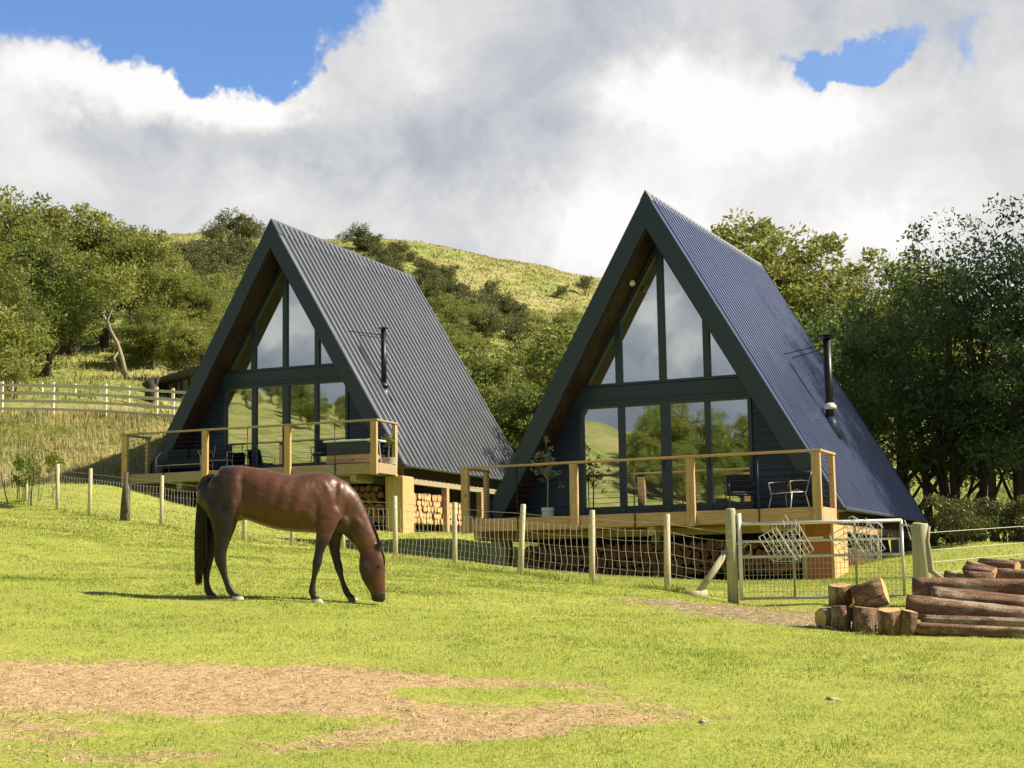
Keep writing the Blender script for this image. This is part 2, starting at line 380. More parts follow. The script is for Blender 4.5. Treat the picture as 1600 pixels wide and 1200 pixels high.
def ground_mat():
    m, t, out = mat('turf'); co = world_co(t)
    def attr(n):
        a = t.node('ShaderNodeAttribute'); a.attribute_name = n; return a.outputs['Fac']
    dry, hill, mud = attr('dry'), attr('hill'), attr('mud')
    fine = t.noise(co, 22, 6, .7); mid = t.noise(co, 2.2, 6, .6); big = t.noise(co, .35, 5, .55)
    lawn = t.mix(t.ramp(fine, .3, .7), (.20, .27, .04), (.45, .48, .10))
    lawn = t.mix(t.m('MULTIPLY', t.ramp(mid, .45, .72), .6), lawn, (.44, .44, .09))
    lawn = t.mix(t.m('MULTIPLY', t.ramp(big, .42, .62), .35), lawn, (.24, .32, .04))
    straw = t.mix(t.ramp(fine, .3, .7), (.36, .25, .135), (.64, .475, .275))
    straw = t.mix(t.ramp(t.noise(co, 6, 5, .65), .52, .66), straw, (.34, .24, .14))
    d = t.ramp(t.m('ADD', dry, t.m('MULTIPLY', t.m('SUBTRACT', t.noise(t.vm('MULTIPLY', co, (.7, 1.2, 1)), 4.2, 7, .72), .5), 1.9)), .36, .64)
    c = t.mix(d, lawn, straw)
    soil = t.mix(t.ramp(t.noise(co, 9, 5, .7), .35, .65), (.15, .11, .075), (.50, .41, .29))
    c = t.mix(t.ramp(t.m('ADD', mud, t.m('MULTIPLY', t.m('SUBTRACT', t.noise(t.vm('MULTIPLY', co, (.8, 1.5, 1)), 4, 7, .75), .5), 1.9)), .4, .6), c, soil)
    hgrass = t.mix(t.ramp(t.noise(co, 1.1, 8, .68), .36, .64), (.14, .18, .045), (.33, .35, .11))
    hgrass = t.mix(t.m('MULTIPLY', t.ramp(t.noise(co, .12, 6, .6), .42, .62), .6), hgrass, (.42, .35, .17))
    hgrass = t.mix(t.m('MULTIPLY', t.ramp(t.noise(co, .3, 6, .62), .55, .68), .7), hgrass, (.075, .10, .025))
    c = t.mix(hill, c, hgrass)
    pbr(t, out, c, .95, spec=.15, bump=t.m('ADD', t.m('MULTIPLY', fine, .6), t.m('MULTIPLY', mid, 1.0)), bstr=.8, bdist=.06); return m
MT['ground'] = ground_mat()

def blade_mat(name, green, straw, trans=.35, rand=.5):
    m, t, out = mat(name)
    a = t.node('ShaderNodeAttribute'); a.attribute_name = 'dry'
    r = t.node('ShaderNodeAttribute'); r.attribute_name = 'rnd'
    c = t.mix(a.outputs['Fac'], t.mix(r.outputs['Fac'], green[0], green[1]), t.mix(r.outputs['Fac'], straw[0], straw[1]))
    d = t.node('ShaderNodeBsdfDiffuse'); t.l.new(c, d.inputs[0])
    tl = t.node('ShaderNodeBsdfTranslucent'); t.l.new(c, tl.inputs[0])
    mx = t.node('ShaderNodeMixShader'); mx.inputs[0].default_value = trans
    t.l.new(d.outputs[0], mx.inputs[1]); t.l.new(tl.outputs[0], mx.inputs[2]); t.l.new(mx.outputs[0], out.inputs[0]); return m
MT['blade'] = blade_mat('grass_blades', ((.19, .28, .05), (.51, .57, .13)), ((.34, .27, .14), (.68, .56, .33)))
MT['tall'] = blade_mat('tall_grass', ((.20, .25, .06), (.38, .41, .13)), ((.48, .41, .20), (.66, .57, .33)), .3)

# ---------------------------------------------------------------- terrain meshes
def spaced(lo, hi, d, glo, ghi, k=1.12, dm=9):
    mid = list(np.arange(lo, hi + 1e-6, d)); out = []; s = d; v = lo
    while v > glo: s = min(s * k, dm); v -= s; out.append(v)
    out = out[::-1] + mid; s = d; v = mid[-1]
    while v < ghi: s = min(s * k, dm); v += s; out.append(v)
    return np.array(out)
gx = spaced(-17, 13, .3, -420, 420, dm=14); gy = spaced(2, 58, .3, -420, 420, dm=14)
XX, YY = np.meshgrid(gx, gy); ZZ = gz(XX, YY)
near_w = np.clip(1 - np.abs(YY - 24) / 40, 0, 1)
ZZ = ZZ + (fbm(XX * .9 + 50, YY * .9 + 50, 4) - .5) * .10 * np.clip((YY - 9) / 8, .2, 1) + (fbm(XX * .12, YY * .12, 4) - .5) * 2.0 * np.clip((YY - 62) / 40, 0, 1)

def patch(x, y, cx, cy, rx, ry, rot=0):
    c, s = math.cos(rot), math.sin(rot); dx = x - cx; dy = y - cy
    return np.exp(-(((dx * c + dy * s) / rx) ** 2 + ((-dx * s + dy * c) / ry) ** 2))
_dp = []
for (px, py, rx, ry, a) in ((60, 1075, 1.5, 1.0, 1.0), (250, 1070, 1.3, .95, 1.1), (430, 1072, 1.2, 1.0, 1.0), (560, 1090, .9, .6, .8), (560, 1058, 1.0, .35, .6), (720, 1140, .9, .6, .85), (880, 1110, .9, .7, .8), (850, 1070, 1.1, .35, .5), (1000, 1125, .6, .5, .4),
                            (700, 1087, .75, .32, -1.0), (40, 1150, .6, .5, .5), (90, 1190, .9, .3, .6), (480, 1165, .5, .3, .4), (620, 1150, .6, .3, .4), (250, 1185, .5, .2, .4)):
    h = ghit(px, py); _dp.append((h.x, h.y, rx, ry * 1.12, a * .94))
_mp = []
for (px, py, rx, ry, a) in ((1120, 950, 1.5, .8, 1.2), (1220, 963, 1.4, .9, 1.3), (1330, 978, 1.6, 1.0, 1.2), (1180, 945, .8, .5, 1.0), (1480, 985, 1.6, .7, .9), (1030, 943, .7, .4, .4), (1600, 990, 1.4, .7, .9), (1370, 950, 1.5, .9, .5)):
    h = ghit(px, py); _mp.append((h.x, h.y, rx, ry, a))
def masks(x, y):
    d = sum(a * patch(x, y, cx, cy, rx, ry) for cx, cy, rx, ry, a in _dp)
    m_ = sum(a * patch(x, y, cx, cy, rx, ry) for cx, cy, rx, ry, a in _mp)
    n = (fbm(x * 1.3, y * 1.3, 4) - .5)
    return np.clip(d * .85 + n * .7, 0, 1.2), np.clip(m_ * .52 + n * .5, 0, .85)
fence_line = lambda x: 26.1 + (1.24 - x) * 1.19
DR, MU = masks(XX, YY)
_bank = np.clip((YY - 46.5) / 2.0, 0, 1) * (XX < -8.5)
HI = np.clip(np.maximum(np.clip((YY - 58) / 4, 0, 1), np.maximum(_bank, np.clip((-YY - 8) / 8, 0, 1))), 0, 1)
HI = np.maximum(HI, np.clip((np.abs(XX) - 26) / 8, 0, 1))
V = np.stack([XX.ravel(), YY.ravel(), ZZ.ravel()], -1)
ny_, nx_ = XX.shape
idx = np.arange(ny_ * nx_).reshape(ny_, nx_)
Q = np.stack([idx[:-1, :-1].ravel(), idx[:-1, 1:].ravel(), idx[1:, 1:].ravel(), idx[1:, :-1].ravel()], -1)
yc = V[Q].mean(1)[:, 1]; xc = V[Q].mean(1)[:, 0]
def terr(name, sel):
    q = Q[sel]; u, inv = np.unique(q, return_inverse=True)
    o = np_mesh(name, V[u], inv.reshape(q.shape), 4, MT['ground'], None, True, dict(dry=DR.ravel()[u], mud=MU.ravel()[u], hill=HI.ravel()[u]))
    tag(o, kind='structure'); return o
near = (yc < 60) & (yc > -12) & (np.abs(xc) < 45)
terr('ground', near); terr('hillside', (yc >= 60)); terr('far_hill', ~near & (yc < 60))

# ---------------------------------------------------------------- grass
def blades(name, x, y, h, w, matk, label, cat, dry, seed=0, lean=.6, kind='stuff'):
    r = np.random.RandomState(seed); n = len(x)
    z = gz_fast(x, y); th = r.rand(n) * 2 * np.pi; la = r.rand(n) * 2 * np.pi; lm = (r.rand(n) * lean) * h
    dx = np.cos(th) * w / 2; dy = np.sin(th) * w / 2
    p0 = np.stack([x - dx, y - dy, z - .01], -1); p1 = np.stack([x + dx, y + dy, z - .01], -1)
    p2 = np.stack([x + np.cos(la) * lm, y + np.sin(la) * lm, z + h * (1 - .25 * r.rand(n) * lean)], -1)
    V = np.stack([p0, p1, p2], 1).reshape(-1, 3); Fq = np.arange(3 * n).reshape(n, 3)
    rn = np.repeat(np.clip(.52 + .20 * r.randn(n) + (fbm(x * .45 + 3, y * .9, 4) - .5) * 1.5 + (fbm(x * 2.5, y * 3.5, 3) - .5) * .9, 0, 1), 3)
    o = np_mesh(name, V, Fq, 3, MT[matk], None, False, dict(dry=np.repeat(dry, 3), rnd=rn))
    return tag(o, label, cat, kind=kind)
def gz_fast(x, y):
    """bilinear lookup in the terrain grid"""
    ix = np.clip(np.searchsorted(gx, x) - 1, 0, len(gx) - 2); iy = np.clip(np.searchsorted(gy, y) - 1, 0, len(gy) - 2)
    fx = (x - gx[ix]) / (gx[ix + 1] - gx[ix]); fy = (y - gy[iy]) / (gy[iy + 1] - gy[iy])
    return (ZZ[iy, ix] * (1 - fx) + ZZ[iy, ix + 1] * fx) * (1 - fy) + (ZZ[iy + 1, ix] * (1 - fx) + ZZ[iy + 1, ix + 1] * fx) * fy
def wedge(n, y0, y1, rs, power=0.0, marg=1.2):
    y = y0 + (y1 - y0) * rs.rand(n); x = (rs.rand(n) * 2 - 1) * (.335 * y + marg)
    return x, y
rs = np.random.RandomState(3)
x, y = wedge(680000, 7.2, 31, rs, marg=4.6)
dd, mm = masks(x, y); mm = mm + (fbm(x * 4, y * 7, 4) - .5) * 1.5; dd = dd * .92; nn = fbm(x * 5, y * 5, 3)
dfac = 1 / (1 + np.exp(-(dd + (fbm(x * 3.1, y * 5.2, 4) - .5) * 1.9 - .5) * 5.5))
keep = rs.rand(len(x)) > np.clip(dfac * .62 + np.clip((mm - .30) * 2.6, 0, 1) * .95, 0, .97)
keep &= (nn + rs.rand(len(x)) * .5 > .42)
x, y, dfac, nn = x[keep], y[keep], dfac[keep], nn[keep]
tuft = np.clip((fbm(x * .8 + 9, y * .8, 3) - .45) * 3, 0, 1)
hh = (.009 + .014 * rs.rand(len(x)) + .012 * tuft + .012 * (nn > .62)) * (1 - .35 * dfac) * (1 + (y - 10) * .012)
patchy = np.clip((fbm(x * 2.3, y * 2.3, 4) - .46) * 3.0, 0, .5)
dry = np.clip(dfac * .8 + patchy * .5 + .15 * (rs.rand(len(x)) > .85), 0, 1)
blades('paddock_grass', x, y, hh, (.0065 + .0006 * (y - 9)) * (.7 + .6 * rs.rand(len(x))), 'blade', 'short cropped yellow green grass across the paddock', 'grass', dry, 1, .9)
x, y = wedge(110000, 30, 50, rs, marg=7)
k = ~((y > 46) & (x < -9)); x, y = x[k], y[k]
blades('lawn_grass', x, y, .03 + .03 * rs.rand(len(x)), .03 * np.ones(len(x)), 'blade', 'mown lawn grass around the cabins behind the wire fence', 'grass', np.clip(fbm(x, y) * .5, 0, 1), 2, .8)
# loose straw and clods on the bare ground, longer tufts along the fence
n = 17000; x, y = wedge(n, 8.8, 15, rs); d_, m_ = masks(x, y); k = (d_ > .30 + .35 * rs.rand(n)); x, y = x[k], y[k]
x2 = 1.5 + 6 * rs.rand(16000); y2 = 17 + 8 * rs.rand(16000); k = masks(x2, y2)[1] > .25 + .4 * rs.rand(16000); x = np.concatenate([x, x2[k]]); y = np.concatenate([y, y2[k]]); n = len(x)
def straws(name, x, y, L, w, up, label, dry, seed):
    r = np.random.RandomState(seed); n = len(x); z = gz_fast(x, y) + .004; th = r.rand(n) * 6.283; dx, dy = np.cos(th) * L / 2, np.sin(th) * L / 2; px_, py_ = -np.sin(th) * w / 2, np.cos(th) * w / 2
    u = up * r.rand(n)
    V = np.stack([np.stack([x - dx - px_, y - dy - py_, z], -1), np.stack([x + dx - px_, y + dy - py_, z + u], -1), np.stack([x + dx + px_, y + dy + py_, z + u + w * .5], -1), np.stack([x - dx + px_, y - dy + py_, z + w * .5], -1)], 1).reshape(-1, 3)
    o = np_mesh(name, V, np.arange(4 * n).reshape(n, 4), 4, MT['blade'], None, False, dict(dry=np.repeat(dry, 4), rnd=np.repeat(np.clip(r.rand(n) * 1.5 - .2, 0, 1), 4)))
    return tag(o, label, 'straw', kind='stuff')
straws('loose_straw', x, y, .03 + .07 * rs.rand(n), .004 + .003 * rs.rand(n), .025, 'dry straw and chips trodden over the bare ground of the paddock', np.clip(.75 + .35 * rs.rand(n), 0, 1), 11)
u = rs.rand(2600); x = 2.6 - 14.6 * u + rs.randn(2600) * .10; y = fence_line(x) + rs.randn(2600) * .12 - .1
tk = fbm(x * 1.6, y * 1.6, 3) > .50; x, y = x[tk], y[tk]
blades('fence_tufts', x, y, .05 + .12 * rs.rand(len(x)), .022 * np.ones(len(x)), 'blade', 'longer tufts of grass left along the foot of the wire fence', 'grass', .25 * rs.rand(len(x)), 12, .7)
# bank of uncut grass under the rail fence
n = 46000; x = -27 + 18.5 * rs.rand(n); y = 46.9 + 9.8 * rs.rand(n)
h = (.09 + .27 * rs.rand(n) ** 1.4) * (.55 + .9 * fbm(x * .7, y * .7))
h *= np.clip((y - 46.4) / 2, .3, 1)
blades('bank_grass', x, y, h, .028 + .02 * rs.rand(n), 'tall', 'tall straw coloured grass on the bank below the rail fence', 'grass', np.clip(fbm(x * .5, y * .5) * 1.4 - .35 + .3 * rs.rand(n), 0, 1), 4, .5)
# meadow behind the rail fence and hillside grass
n = 60000; x = -34 + 58 * rs.rand(n); y = 58 + 50 * rs.rand(n)
blades('meadow_grass', x, y, .10 + .16 * rs.rand(n), .06 + .04 * rs.rand(n), 'tall', 'rough green pasture grass on the lower hillside', 'grass', np.clip(fbm(x * .2, y * .2) * .9 - .3, 0, .5), 5, .6)
n = 60000; x = -50 + 95 * rs.rand(n); y = 100 + 48 * rs.rand(n)
blades('hill_grass', x, y, .07 + .16 * rs.rand(n) ** 2, .10 + .08 * rs.rand(n), 'tall', 'pale dry grass along the top of the hill', 'grass', np.clip(fbm(x * .1, y * .1) * 1.1 - .5 + np.clip((y - 118) / 25, 0, .5), 0, .9), 6, .6)

# ---------------------------------------------------------------- trees and shrubs
def leaf_mat(name, a, b, c_, trans=.35):
    m, t, out = mat(name)
    r = t.node('ShaderNodeAttribute'); r.attribute_name = 'rnd'
    oi = t.node('ShaderNodeObjectInfo')
    c = t.mix(r.outputs['Fac'], a, b)
    c = t.mix(t.ramp(t.noise(obj_co(t), .8, 3), .5, .75), c, c_)
    c = t.mix(t.m('MULTIPLY', oi.outputs['Random'], .45), c, a)
    d = t.node('ShaderNodeBsdfPrincipled'); t.l.new(c, d.inputs[0]); d.inputs['Roughness'].default_value = .5; d.inputs['Specular IOR Level'].default_value = .35
    tl = t.node('ShaderNodeBsdfTranslucent'); t.l.new(t.mix(.5, c, b), tl.inputs[0])
    mx = t.node('ShaderNodeMixShader'); mx.inputs[0].default_value = trans
    t.l.new(d.outputs[0], mx.inputs[1]); t.l.new(tl.outputs[0], mx.inputs[2]); t.l.new(mx.outputs[0], out.inputs[0]); return m
MT['leaf_olive'] = leaf_mat('olive_leaves', (.14, .19, .038), (.36, .385, .095), (.47, .44, .14), .42)
MT['leaf_mid'] = leaf_mat('green_leaves', (.105, .155, .030), (.28, .335, .08), (.41, .40, .11), .4)
MT['leaf_dark'] = leaf_mat('dark_leaves', (.055, .105, .030), (.140, .215, .055), (.21, .25, .07), .34)
MT['leaf_pale'] = leaf_mat('silver_leaves', (.16, .19, .14), (.30, .34, .27), (.24, .28, .2), .2)
MT['leaf_gorse'] = leaf_mat('gorse_leaves', (.075, .10, .028), (.19, .21, .06), (.27, .25, .08), .2)
MT['bark'] = simple('tree_bark', (.10, .085, .06), .9, var=.3, scale=6, bstr=.6)
MT['bark_pale'] = simple('pale_tree_bark', (.30, .26, .18), .9, var=.3, scale=6, bstr=.5)

def leaf_cloud(r, centers, radii, per, size, flat=.75, up=.25):
    """leaf-shaped faces spread through clumps; returns verts, quads, rnd"""
    k = len(centers); n = k * per
    c = np.repeat(centers, per, 0); R = np.repeat(radii, per)
    d = r.randn(n, 3); d /= np.linalg.norm(d, axis=1)[:, None]
    rad = R * (r.rand(n) ** .45); p = c + d * rad[:, None] * np.array([1, 1, flat])
    # leaf axes
    a = r.randn(n, 3) + d * .8 + np.array([0, 0, up]); a /= np.linalg.norm(a, axis=1)[:, None]
    b = np.cross(a, r.randn(n, 3)); b /= np.linalg.norm(b, axis=1)[:, None]
    s = size * (.6 + .8 * r.rand(n)); L = a * s[:, None]; W = b * (s * .42)[:, None]
    V = np.stack([p - L * .5, p + W * .5 - L * .05, p + L * .5, p - W * .5 - L * .05], 1).reshape(-1, 3)
    cr = np.repeat(r.rand(k), per); rn = np.clip(.55 * cr + .45 * r.rand(n), 0, 1)
    return V, np.arange(4 * n).reshape(n, 4), np.repeat(rn, 4)

def make_tree_mesh(seed, H, R, base, nclump, per, leaf, lobes=7, clump=.55, trunk_r=.16, stems=1, openness=.0, lean=0):
    """crown of clumps hung on limbs; returns (crown mesh data, trunk MB)"""
    r = np.random.RandomState(seed); rnd = random.Random(seed)
    cz = (base + H) / 2; hz = (H - base) / 2
    lob = []
    for i in range(lobes):
        a = 2 * math.pi * (i + r.rand() * .8) / lobes; q = r.rand()
        rr = R * (.35 + .3 * r.rand()); z = base + (H - base) * (.2 + .62 * q)
        off = R * (.62 - .25 * q) * (.6 + .5 * r.rand())
        lob.append((math.cos(a) * off + lean * (z / H), math.sin(a) * off, z, rr, rr * (.7 + .3 * r.rand())))
    lob.append((lean * .9, 0, H - R * .42, R * .45, R * .42)); lob.append((lean * .5, 0, cz, R * .55, hz * .6))
    cs, rd = [], []
    for i in range(nclump):
        L = lob[r.randint(len(lob))]
        d = r.randn(3); d /= np.linalg.norm(d)
        if d[2] < -.5: d[2] *= .4
        q = .72 + .36 * r.rand() if r.rand() < .8 else r.rand()
        cs.append((L[0] + d[0] * L[3] * q, L[1] + d[1] * L[3] * q, L[2] + d[2] * L[4] * q)); rd.append(clump * (.55 + .8 * r.rand()))
    cs = np.array(cs); rd = np.array(rd)
    V, Fq, rn = leaf_cloud(r, cs, rd, per, leaf)
    t = MB()
    for s in range(stems):
        bx, by = (0, 0) if stems == 1 else (rnd.uniform(-.5, .5), rnd.uniform(-.5, .5))
        tx, ty = bx * 2.2 + lean * .6, by * 2.2
        pts = []; rr = []
        for k in range(7):
            f = k / 6; pts.append((bx + (tx - bx) * f + rnd.uniform(-.08, .08) * H * .12, by + (ty - by) * f + rnd.uniform(-.08, .08) * H * .12, -0.3 + f * (H * .78 + .3))); rr.append(trunk_r * (1.25 if k == 0 else 1) * (1 - .82 * f))
        t.tube(pts, rr, 7)
        for L in lob:
            if rnd.random() < (1.0 if stems == 1 else .45):
                z0 = max(base * .7, L[2] - rnd.uniform(.8, 2.0)); f = min(.95, z0 / (H * .78)); k = int(f * 6); p0 = Vector(pts[k])
                p3 = Vector(L[:3]); p1 = p0.lerp(p3, .4) + Vector((0, 0, -.15)); p2 = p0.lerp(p3, .75) + Vector((rnd.uniform(-.2, .2), rnd.uniform(-.2, .2), .1))
                q0 = trunk_r * (1 - .75 * f) * .6
                t.tube([p0, p1, p2, p3], [q0, q0 * .75, q0 * .5, q0 * .25], 5, False)
                for _ in range(4):
                    dd = Vector((rnd.gauss(0, 1), rnd.gauss(0, 1), rnd.gauss(.2, .7))).normalized() * L[3] * .9
                    t.tube([p2, p2.lerp(p3 + dd, .5) + Vector((0, 0, .08)), p3 + dd], [q0 * .4, q0 * .25, q0 * .1], 4, False)
    return (V, Fq, rn), t
_protos = {}
def proto(key, matk, barkk, *a, **k):
    (V, Fq, rn), t = make_tree_mesh(*a, **k)
    root = empty(key.split('/')[0])
    cr = np_mesh('crown', V, Fq, 4, MT[matk], root, False, dict(rnd=rn))
    t.build('trunk', MT[barkk], root, True)
    _protos[key] = [root, False, a[1], a[2]]
def place(key, x, y, label, cat, group=None, s=1.0, rz=0.0, z=None, name=None, sz=None):
    P = _protos[key]
    if not P[1]: o = P[0]; P[1] = True
    else: o = copy_tree(P[0])
    o.location = (x, y, (G(x, y) if z is None else z) - .05); o.rotation_euler = (0, 0, rz); o.scale = (s, s, sz or s)
    for kk in ('group',):
        if kk in o: del o[kk]
    return tag(o, label, cat, group)
def tree_px(key, px, top, Y, label, cat='tree', group=None, wide=1.0, rz=0.0):
    """stand a tree at photo column px, distance Y, its top at photo row top"""
    p = at(px, top, Y); g = G(p.x, Y); h = p.z - g; sz = h / _protos[key][2]
    return place(key, p.x, Y, label, cat, group, s=sz * wide, rz=rz, sz=sz)

#          key                mat          bark      seed H    R    base ncl per leaf
proto('leafy_tree/a', 'leaf_olive', 'bark', 11, 8.0, 3.1, 1.6, 230, 80, .195, lobes=9, clump=.62, trunk_r=.15, stems=3)
proto('leafy_tree/b', 'leaf_olive', 'bark', 12, 8.0, 3.4, 1.2, 240, 80, .195, lobes=10, clump=.60, trunk_r=.13, stems=4)
proto('leafy_tree/c', 'leaf_mid', 'bark', 13, 8.0, 3.3, .8, 260, 80, .195, lobes=10, clump=.62, trunk_r=.15, stems=3)
proto('airy_tree/a', 'leaf_olive', 'bark', 14, 9.0, 2.6, 2.4, 170, 70, .19, lobes=9, clump=.50, trunk_r=.14, stems=2)
proto('dark_tree/a', 'leaf_dark', 'bark', 15, 10.0, 3.9, 1.1, 350, 66, .145, lobes=14, clump=.60, trunk_r=.16, stems=5)
proto('dark_tree/b', 'leaf_dark', 'bark', 16, 10.0, 3.6, 1.3, 310, 62, .145, lobes=13, clump=.55, trunk_r=.15, stems=4)
proto('gorse_bush/a', 'leaf_gorse', 'bark', 21, 2.2, 1.7, .05, 70, 46, .15, lobes=6, clump=.42, trunk_r=.05, stems=3)
proto('gorse_bush/b', 'leaf_gorse', 'bark', 22, 2.4, 2.0, .05, 80, 46, .15, lobes=8, clump=.45, trunk_r=.05, stems=3)
proto('hawthorn_bush/a', 'leaf_olive', 'bark', 23, 3.4, 2.3, .1, 110, 50, .16, lobes=8, clump=.5, trunk_r=.07, stems=3)
proto('garden_shrub/a', 'leaf_mid', 'bark', 24, 1.1, .45, .1, 26, 26, .09, lobes=4, clump=.16, trunk_r=.02, stems=3)
proto('sapling/a', 'leaf_olive', 'bark_pale', 25, 1.6, .42, .7, 22, 22, .10, lobes=4, clump=.15, trunk_r=.018, stems=1)
R_ = random.Random(5)
TL = [  # left wood: px, top, Y, key, wide, label
 (-20, 292, 68, 'a', 1.15, 'leafy tree cut by the left edge of the photo'),
 (45, 298, 70, 'c', 1.05, 'round leafy tree with dark shade under it near the left edge'),
 (112, 318, 71, 'a', 1.1, 'leafy tree standing over the dark trunks left of the cabins'),
 (165, 335, 73, 'b', 1.1, 'leafy tree whose crown steps down to the right of the left wood'),
 (215, 350, 72, 'b', .95, 'leafy tree on the right end of the left wood, twigs above its top'),
 (20, 420, 62, 'c', .8, 'shaded low tree in front of the left wood near the edge'),
 (255, 398, 76, 'b', 1.15, 'sunlit tree between the left wood and the left cabin'),
 (305, 440, 74, 'a', 1.2, 'low sunlit tree left of the left cabin roof'),
 (345, 428, 82, 'b', 1.2, 'pale olive tree up the slope behind the left cabin roof edge'),
 (235, 470, 69, 'c', 1.1, 'low bushy tree at the right foot of the left wood'),
 (290, 500, 66, 'b', 1.0, 'low pale tree left of the lean-to shed'),
 (70, 345, 66, 'c', 1.1, 'leafy tree in the middle of the left wood'),
 (-75, 330, 64, 'a', 1.1, 'tree mostly outside the left edge of the photo'),
]
for px, top, Y, k, w, lab in TL: tree_px('leafy_tree/' + k, px, top, Y, lab, 'tree', 'trees of the wood left of the cabins', w, R_.uniform(0, 6))
TM = [(700, 556, 70, 'c', 1.25, 'sunlit bushy tree right of the left cabin ridge end'),
      (765, 532, 64, 'c', 1.3, 'tall green tree in the gap between the two cabins'),
      (725, 590, 60, 'b', 1.0, 'lower green tree touching the left cabin roof slope'),
      (840, 506, 68, 'b', 1.4, 'yellow green tree behind the gap, below the bare hillside'),
      (905, 492, 60, 'c', 1.25, 'dark green tree against the left edge of the right cabin roof'),
      (815, 590, 58, 'c', .9, 'low tree at the foot of the gap between the cabins')]
for px, top, Y, k, w, lab in TM: tree_px('leafy_tree/' + k, px, top, Y, lab, 'tree', 'trees between the two cabins', w, R_.uniform(0, 6))
TR = [('airy_tree/a', 1170, 330, 64, 1.15, 'airy tree with sky showing through, just right of the right cabin ridge'),
      ('airy_tree/a', 1245, 352, 62, 1.1, 'airy green tree behind the right cabin flue'),
      ('leafy_tree/b', 1340, 398, 62, 1.1, 'yellow green tree between the airy trees and the dark trees'),
      ('leafy_tree/c', 1255, 480, 56, .9, 'green tree low behind the right cabin roof slope'),
      ('dark_tree/b', 1395, 410, 50, 1.0, 'dark tree just right of the right cabin flue'),
      ('dark_tree/a', 1480, 350, 47, 1.0, 'dark tree second from the right edge'),
      ('dark_tree/b', 1570, 308, 45, 1.0, 'tallest dark tree, at the right edge of the photo'),
      ('dark_tree/a', 1680, 330, 42, 1.0, 'dark tree cut off by the right edge'),
      ('dark_tree/a', 1905, -150, 41.8, .60, 'tall dark tree outside the right edge that shades the right cabin roof'),
      ('dark_tree/b', 1840, -110, 46.5, .62, 'dark tree outside the right edge behind the tall one'),
      ('dark_tree/a', 1995, -140, 44.5, .60, 'far dark tree outside the right edge beyond the tall one'),
      ('leafy_tree/c', 1110, 405, 54.0, 1.0, 'green tree hidden behind the right cabin that shades the left cabin roof'),
      ('dark_tree/b', 1330, 520, 51, .8, 'small dark tree touching the back of the right cabin')]
for k, px, top, Y, w, lab in TR: tree_px(k, px, top, Y, lab, 'tree', 'trees right of the right cabin', w, R_.uniform(0, 6))
# scrub on the hillside, rooted where the slope shows at these photo positions
def hill_at(px, py): return ghit(px, py, 58, 150)
def scrub(pts, keys, h0, h1, label, cat, grp, seed):
    q = random.Random(seed)
    for px, py in pts:
        p = hill_at(px, py); s = q.uniform(h0, h1)
        place(q.choice(keys), p.x, p.y, label, cat, grp, s=s, rz=q.uniform(0, 6.2), sz=s * q.uniform(.8, 1.15), z=p.z)
q = random.Random(91)
scrub([(q.uniform(236, 425), q.uniform(408, 478)) for _ in range(64)], ['gorse_bush/a', 'gorse_bush/b'], .42, .85, 'dark green gorse bush in the thicket on the slope left of the left cabin', 'bush', 'gorse bushes left of the left cabin', 1)
scrub([(q.uniform(225, 400), q.uniform(478, 565)) for _ in range(36)], ['hawthorn_bush/a'], .40, .75, 'pale olive hawthorn bush on the lower slope left of the left cabin', 'bush', 'hawthorn bushes left of the left cabin', 2)
scrub([(545 + 250 * u + q.uniform(-25, 30), 398 + 118 * u + q.uniform(-22, 26)) for u in [q.random() ** .8 for _ in range(62)]], ['gorse_bush/a', 'gorse_bush/b'], .34, .72, 'dark gorse bush in the scrub running down the hill behind the left cabin ridge', 'bush', 'gorse bushes behind the left cabin', 3)
scrub([(q.uniform(610, 760), q.uniform(505, 580)) for _ in range(26)], ['hawthorn_bush/a', 'gorse_bush/b'], .36, .62, 'pale bush just behind the back edge of the left cabin roof', 'bush', 'bushes behind the left cabin roof', 4)
scrub([(q.uniform(790, 950), q.uniform(505, 560)) for _ in range(20)], ['hawthorn_bush/a', 'gorse_bush/a'], .34, .6, 'green bush on the slope beside the left edge of the right cabin roof', 'bush', 'bushes beside the right cabin roof', 6)
for (px, py, s, lab) in ((370, 384, 1.15, 'large dark bush on the skyline just left of the left cabin peak'), (338, 388, .8, 'smaller bush on the skyline left of the large one'), (394, 384, .85, 'dark bush on the skyline touching the left cabin peak'),
                        (560, 391, .85, 'dark bush on the skyline right of the left cabin peak'), (582, 396, .6, 'low dark bush beside the skyline bush right of the left cabin peak'),
                        (612, 400, .5, 'small round bush near the skyline above the left cabin ridge'), (786, 500, .72, 'lone dark bush in the middle of the bare hillside'), (766, 510, .5, 'dark bush just below the lone bush on the bare hillside'),
                        (915, 458, .6, 'dark bush high on the bare hillside near the right cabin roof'), (876, 466, .42, 'small dark bush left of the one near the right cabin roof')):
    p = hill_at(px, py); place('gorse_bush/b' if s > .7 else 'gorse_bush/a', p.x, p.y, lab, 'bush', s=s, rz=px, z=p.z)
for (px, Y, s, lab) in ((-5, 60, 1.0, 'green bush behind the rail fence at the left edge'), (8, 58.5, .6, 'low pale bush right behind the rail fence near the left edge'), (300, 66, .7, 'bush behind the lean-to shed beside the left cabin roof'), (270, 70, .7, 'bush left of the lean-to shed')):
    p = at(px, 560, Y); place('hawthorn_bush/a', p.x, Y, lab, 'bush', s=s, rz=px)
p = on(46, 700, 43.2); place('garden_shrub/a', p.x, p.y, 'bushy dark green shrub behind the first fence post on the left', 'shrub', s=1.35)
p = on(84, 700, 42.6); place('sapling/a', p.x, p.y, 'small sapling with yellow green leaves above the second fence post', 'sapling', s=.98)
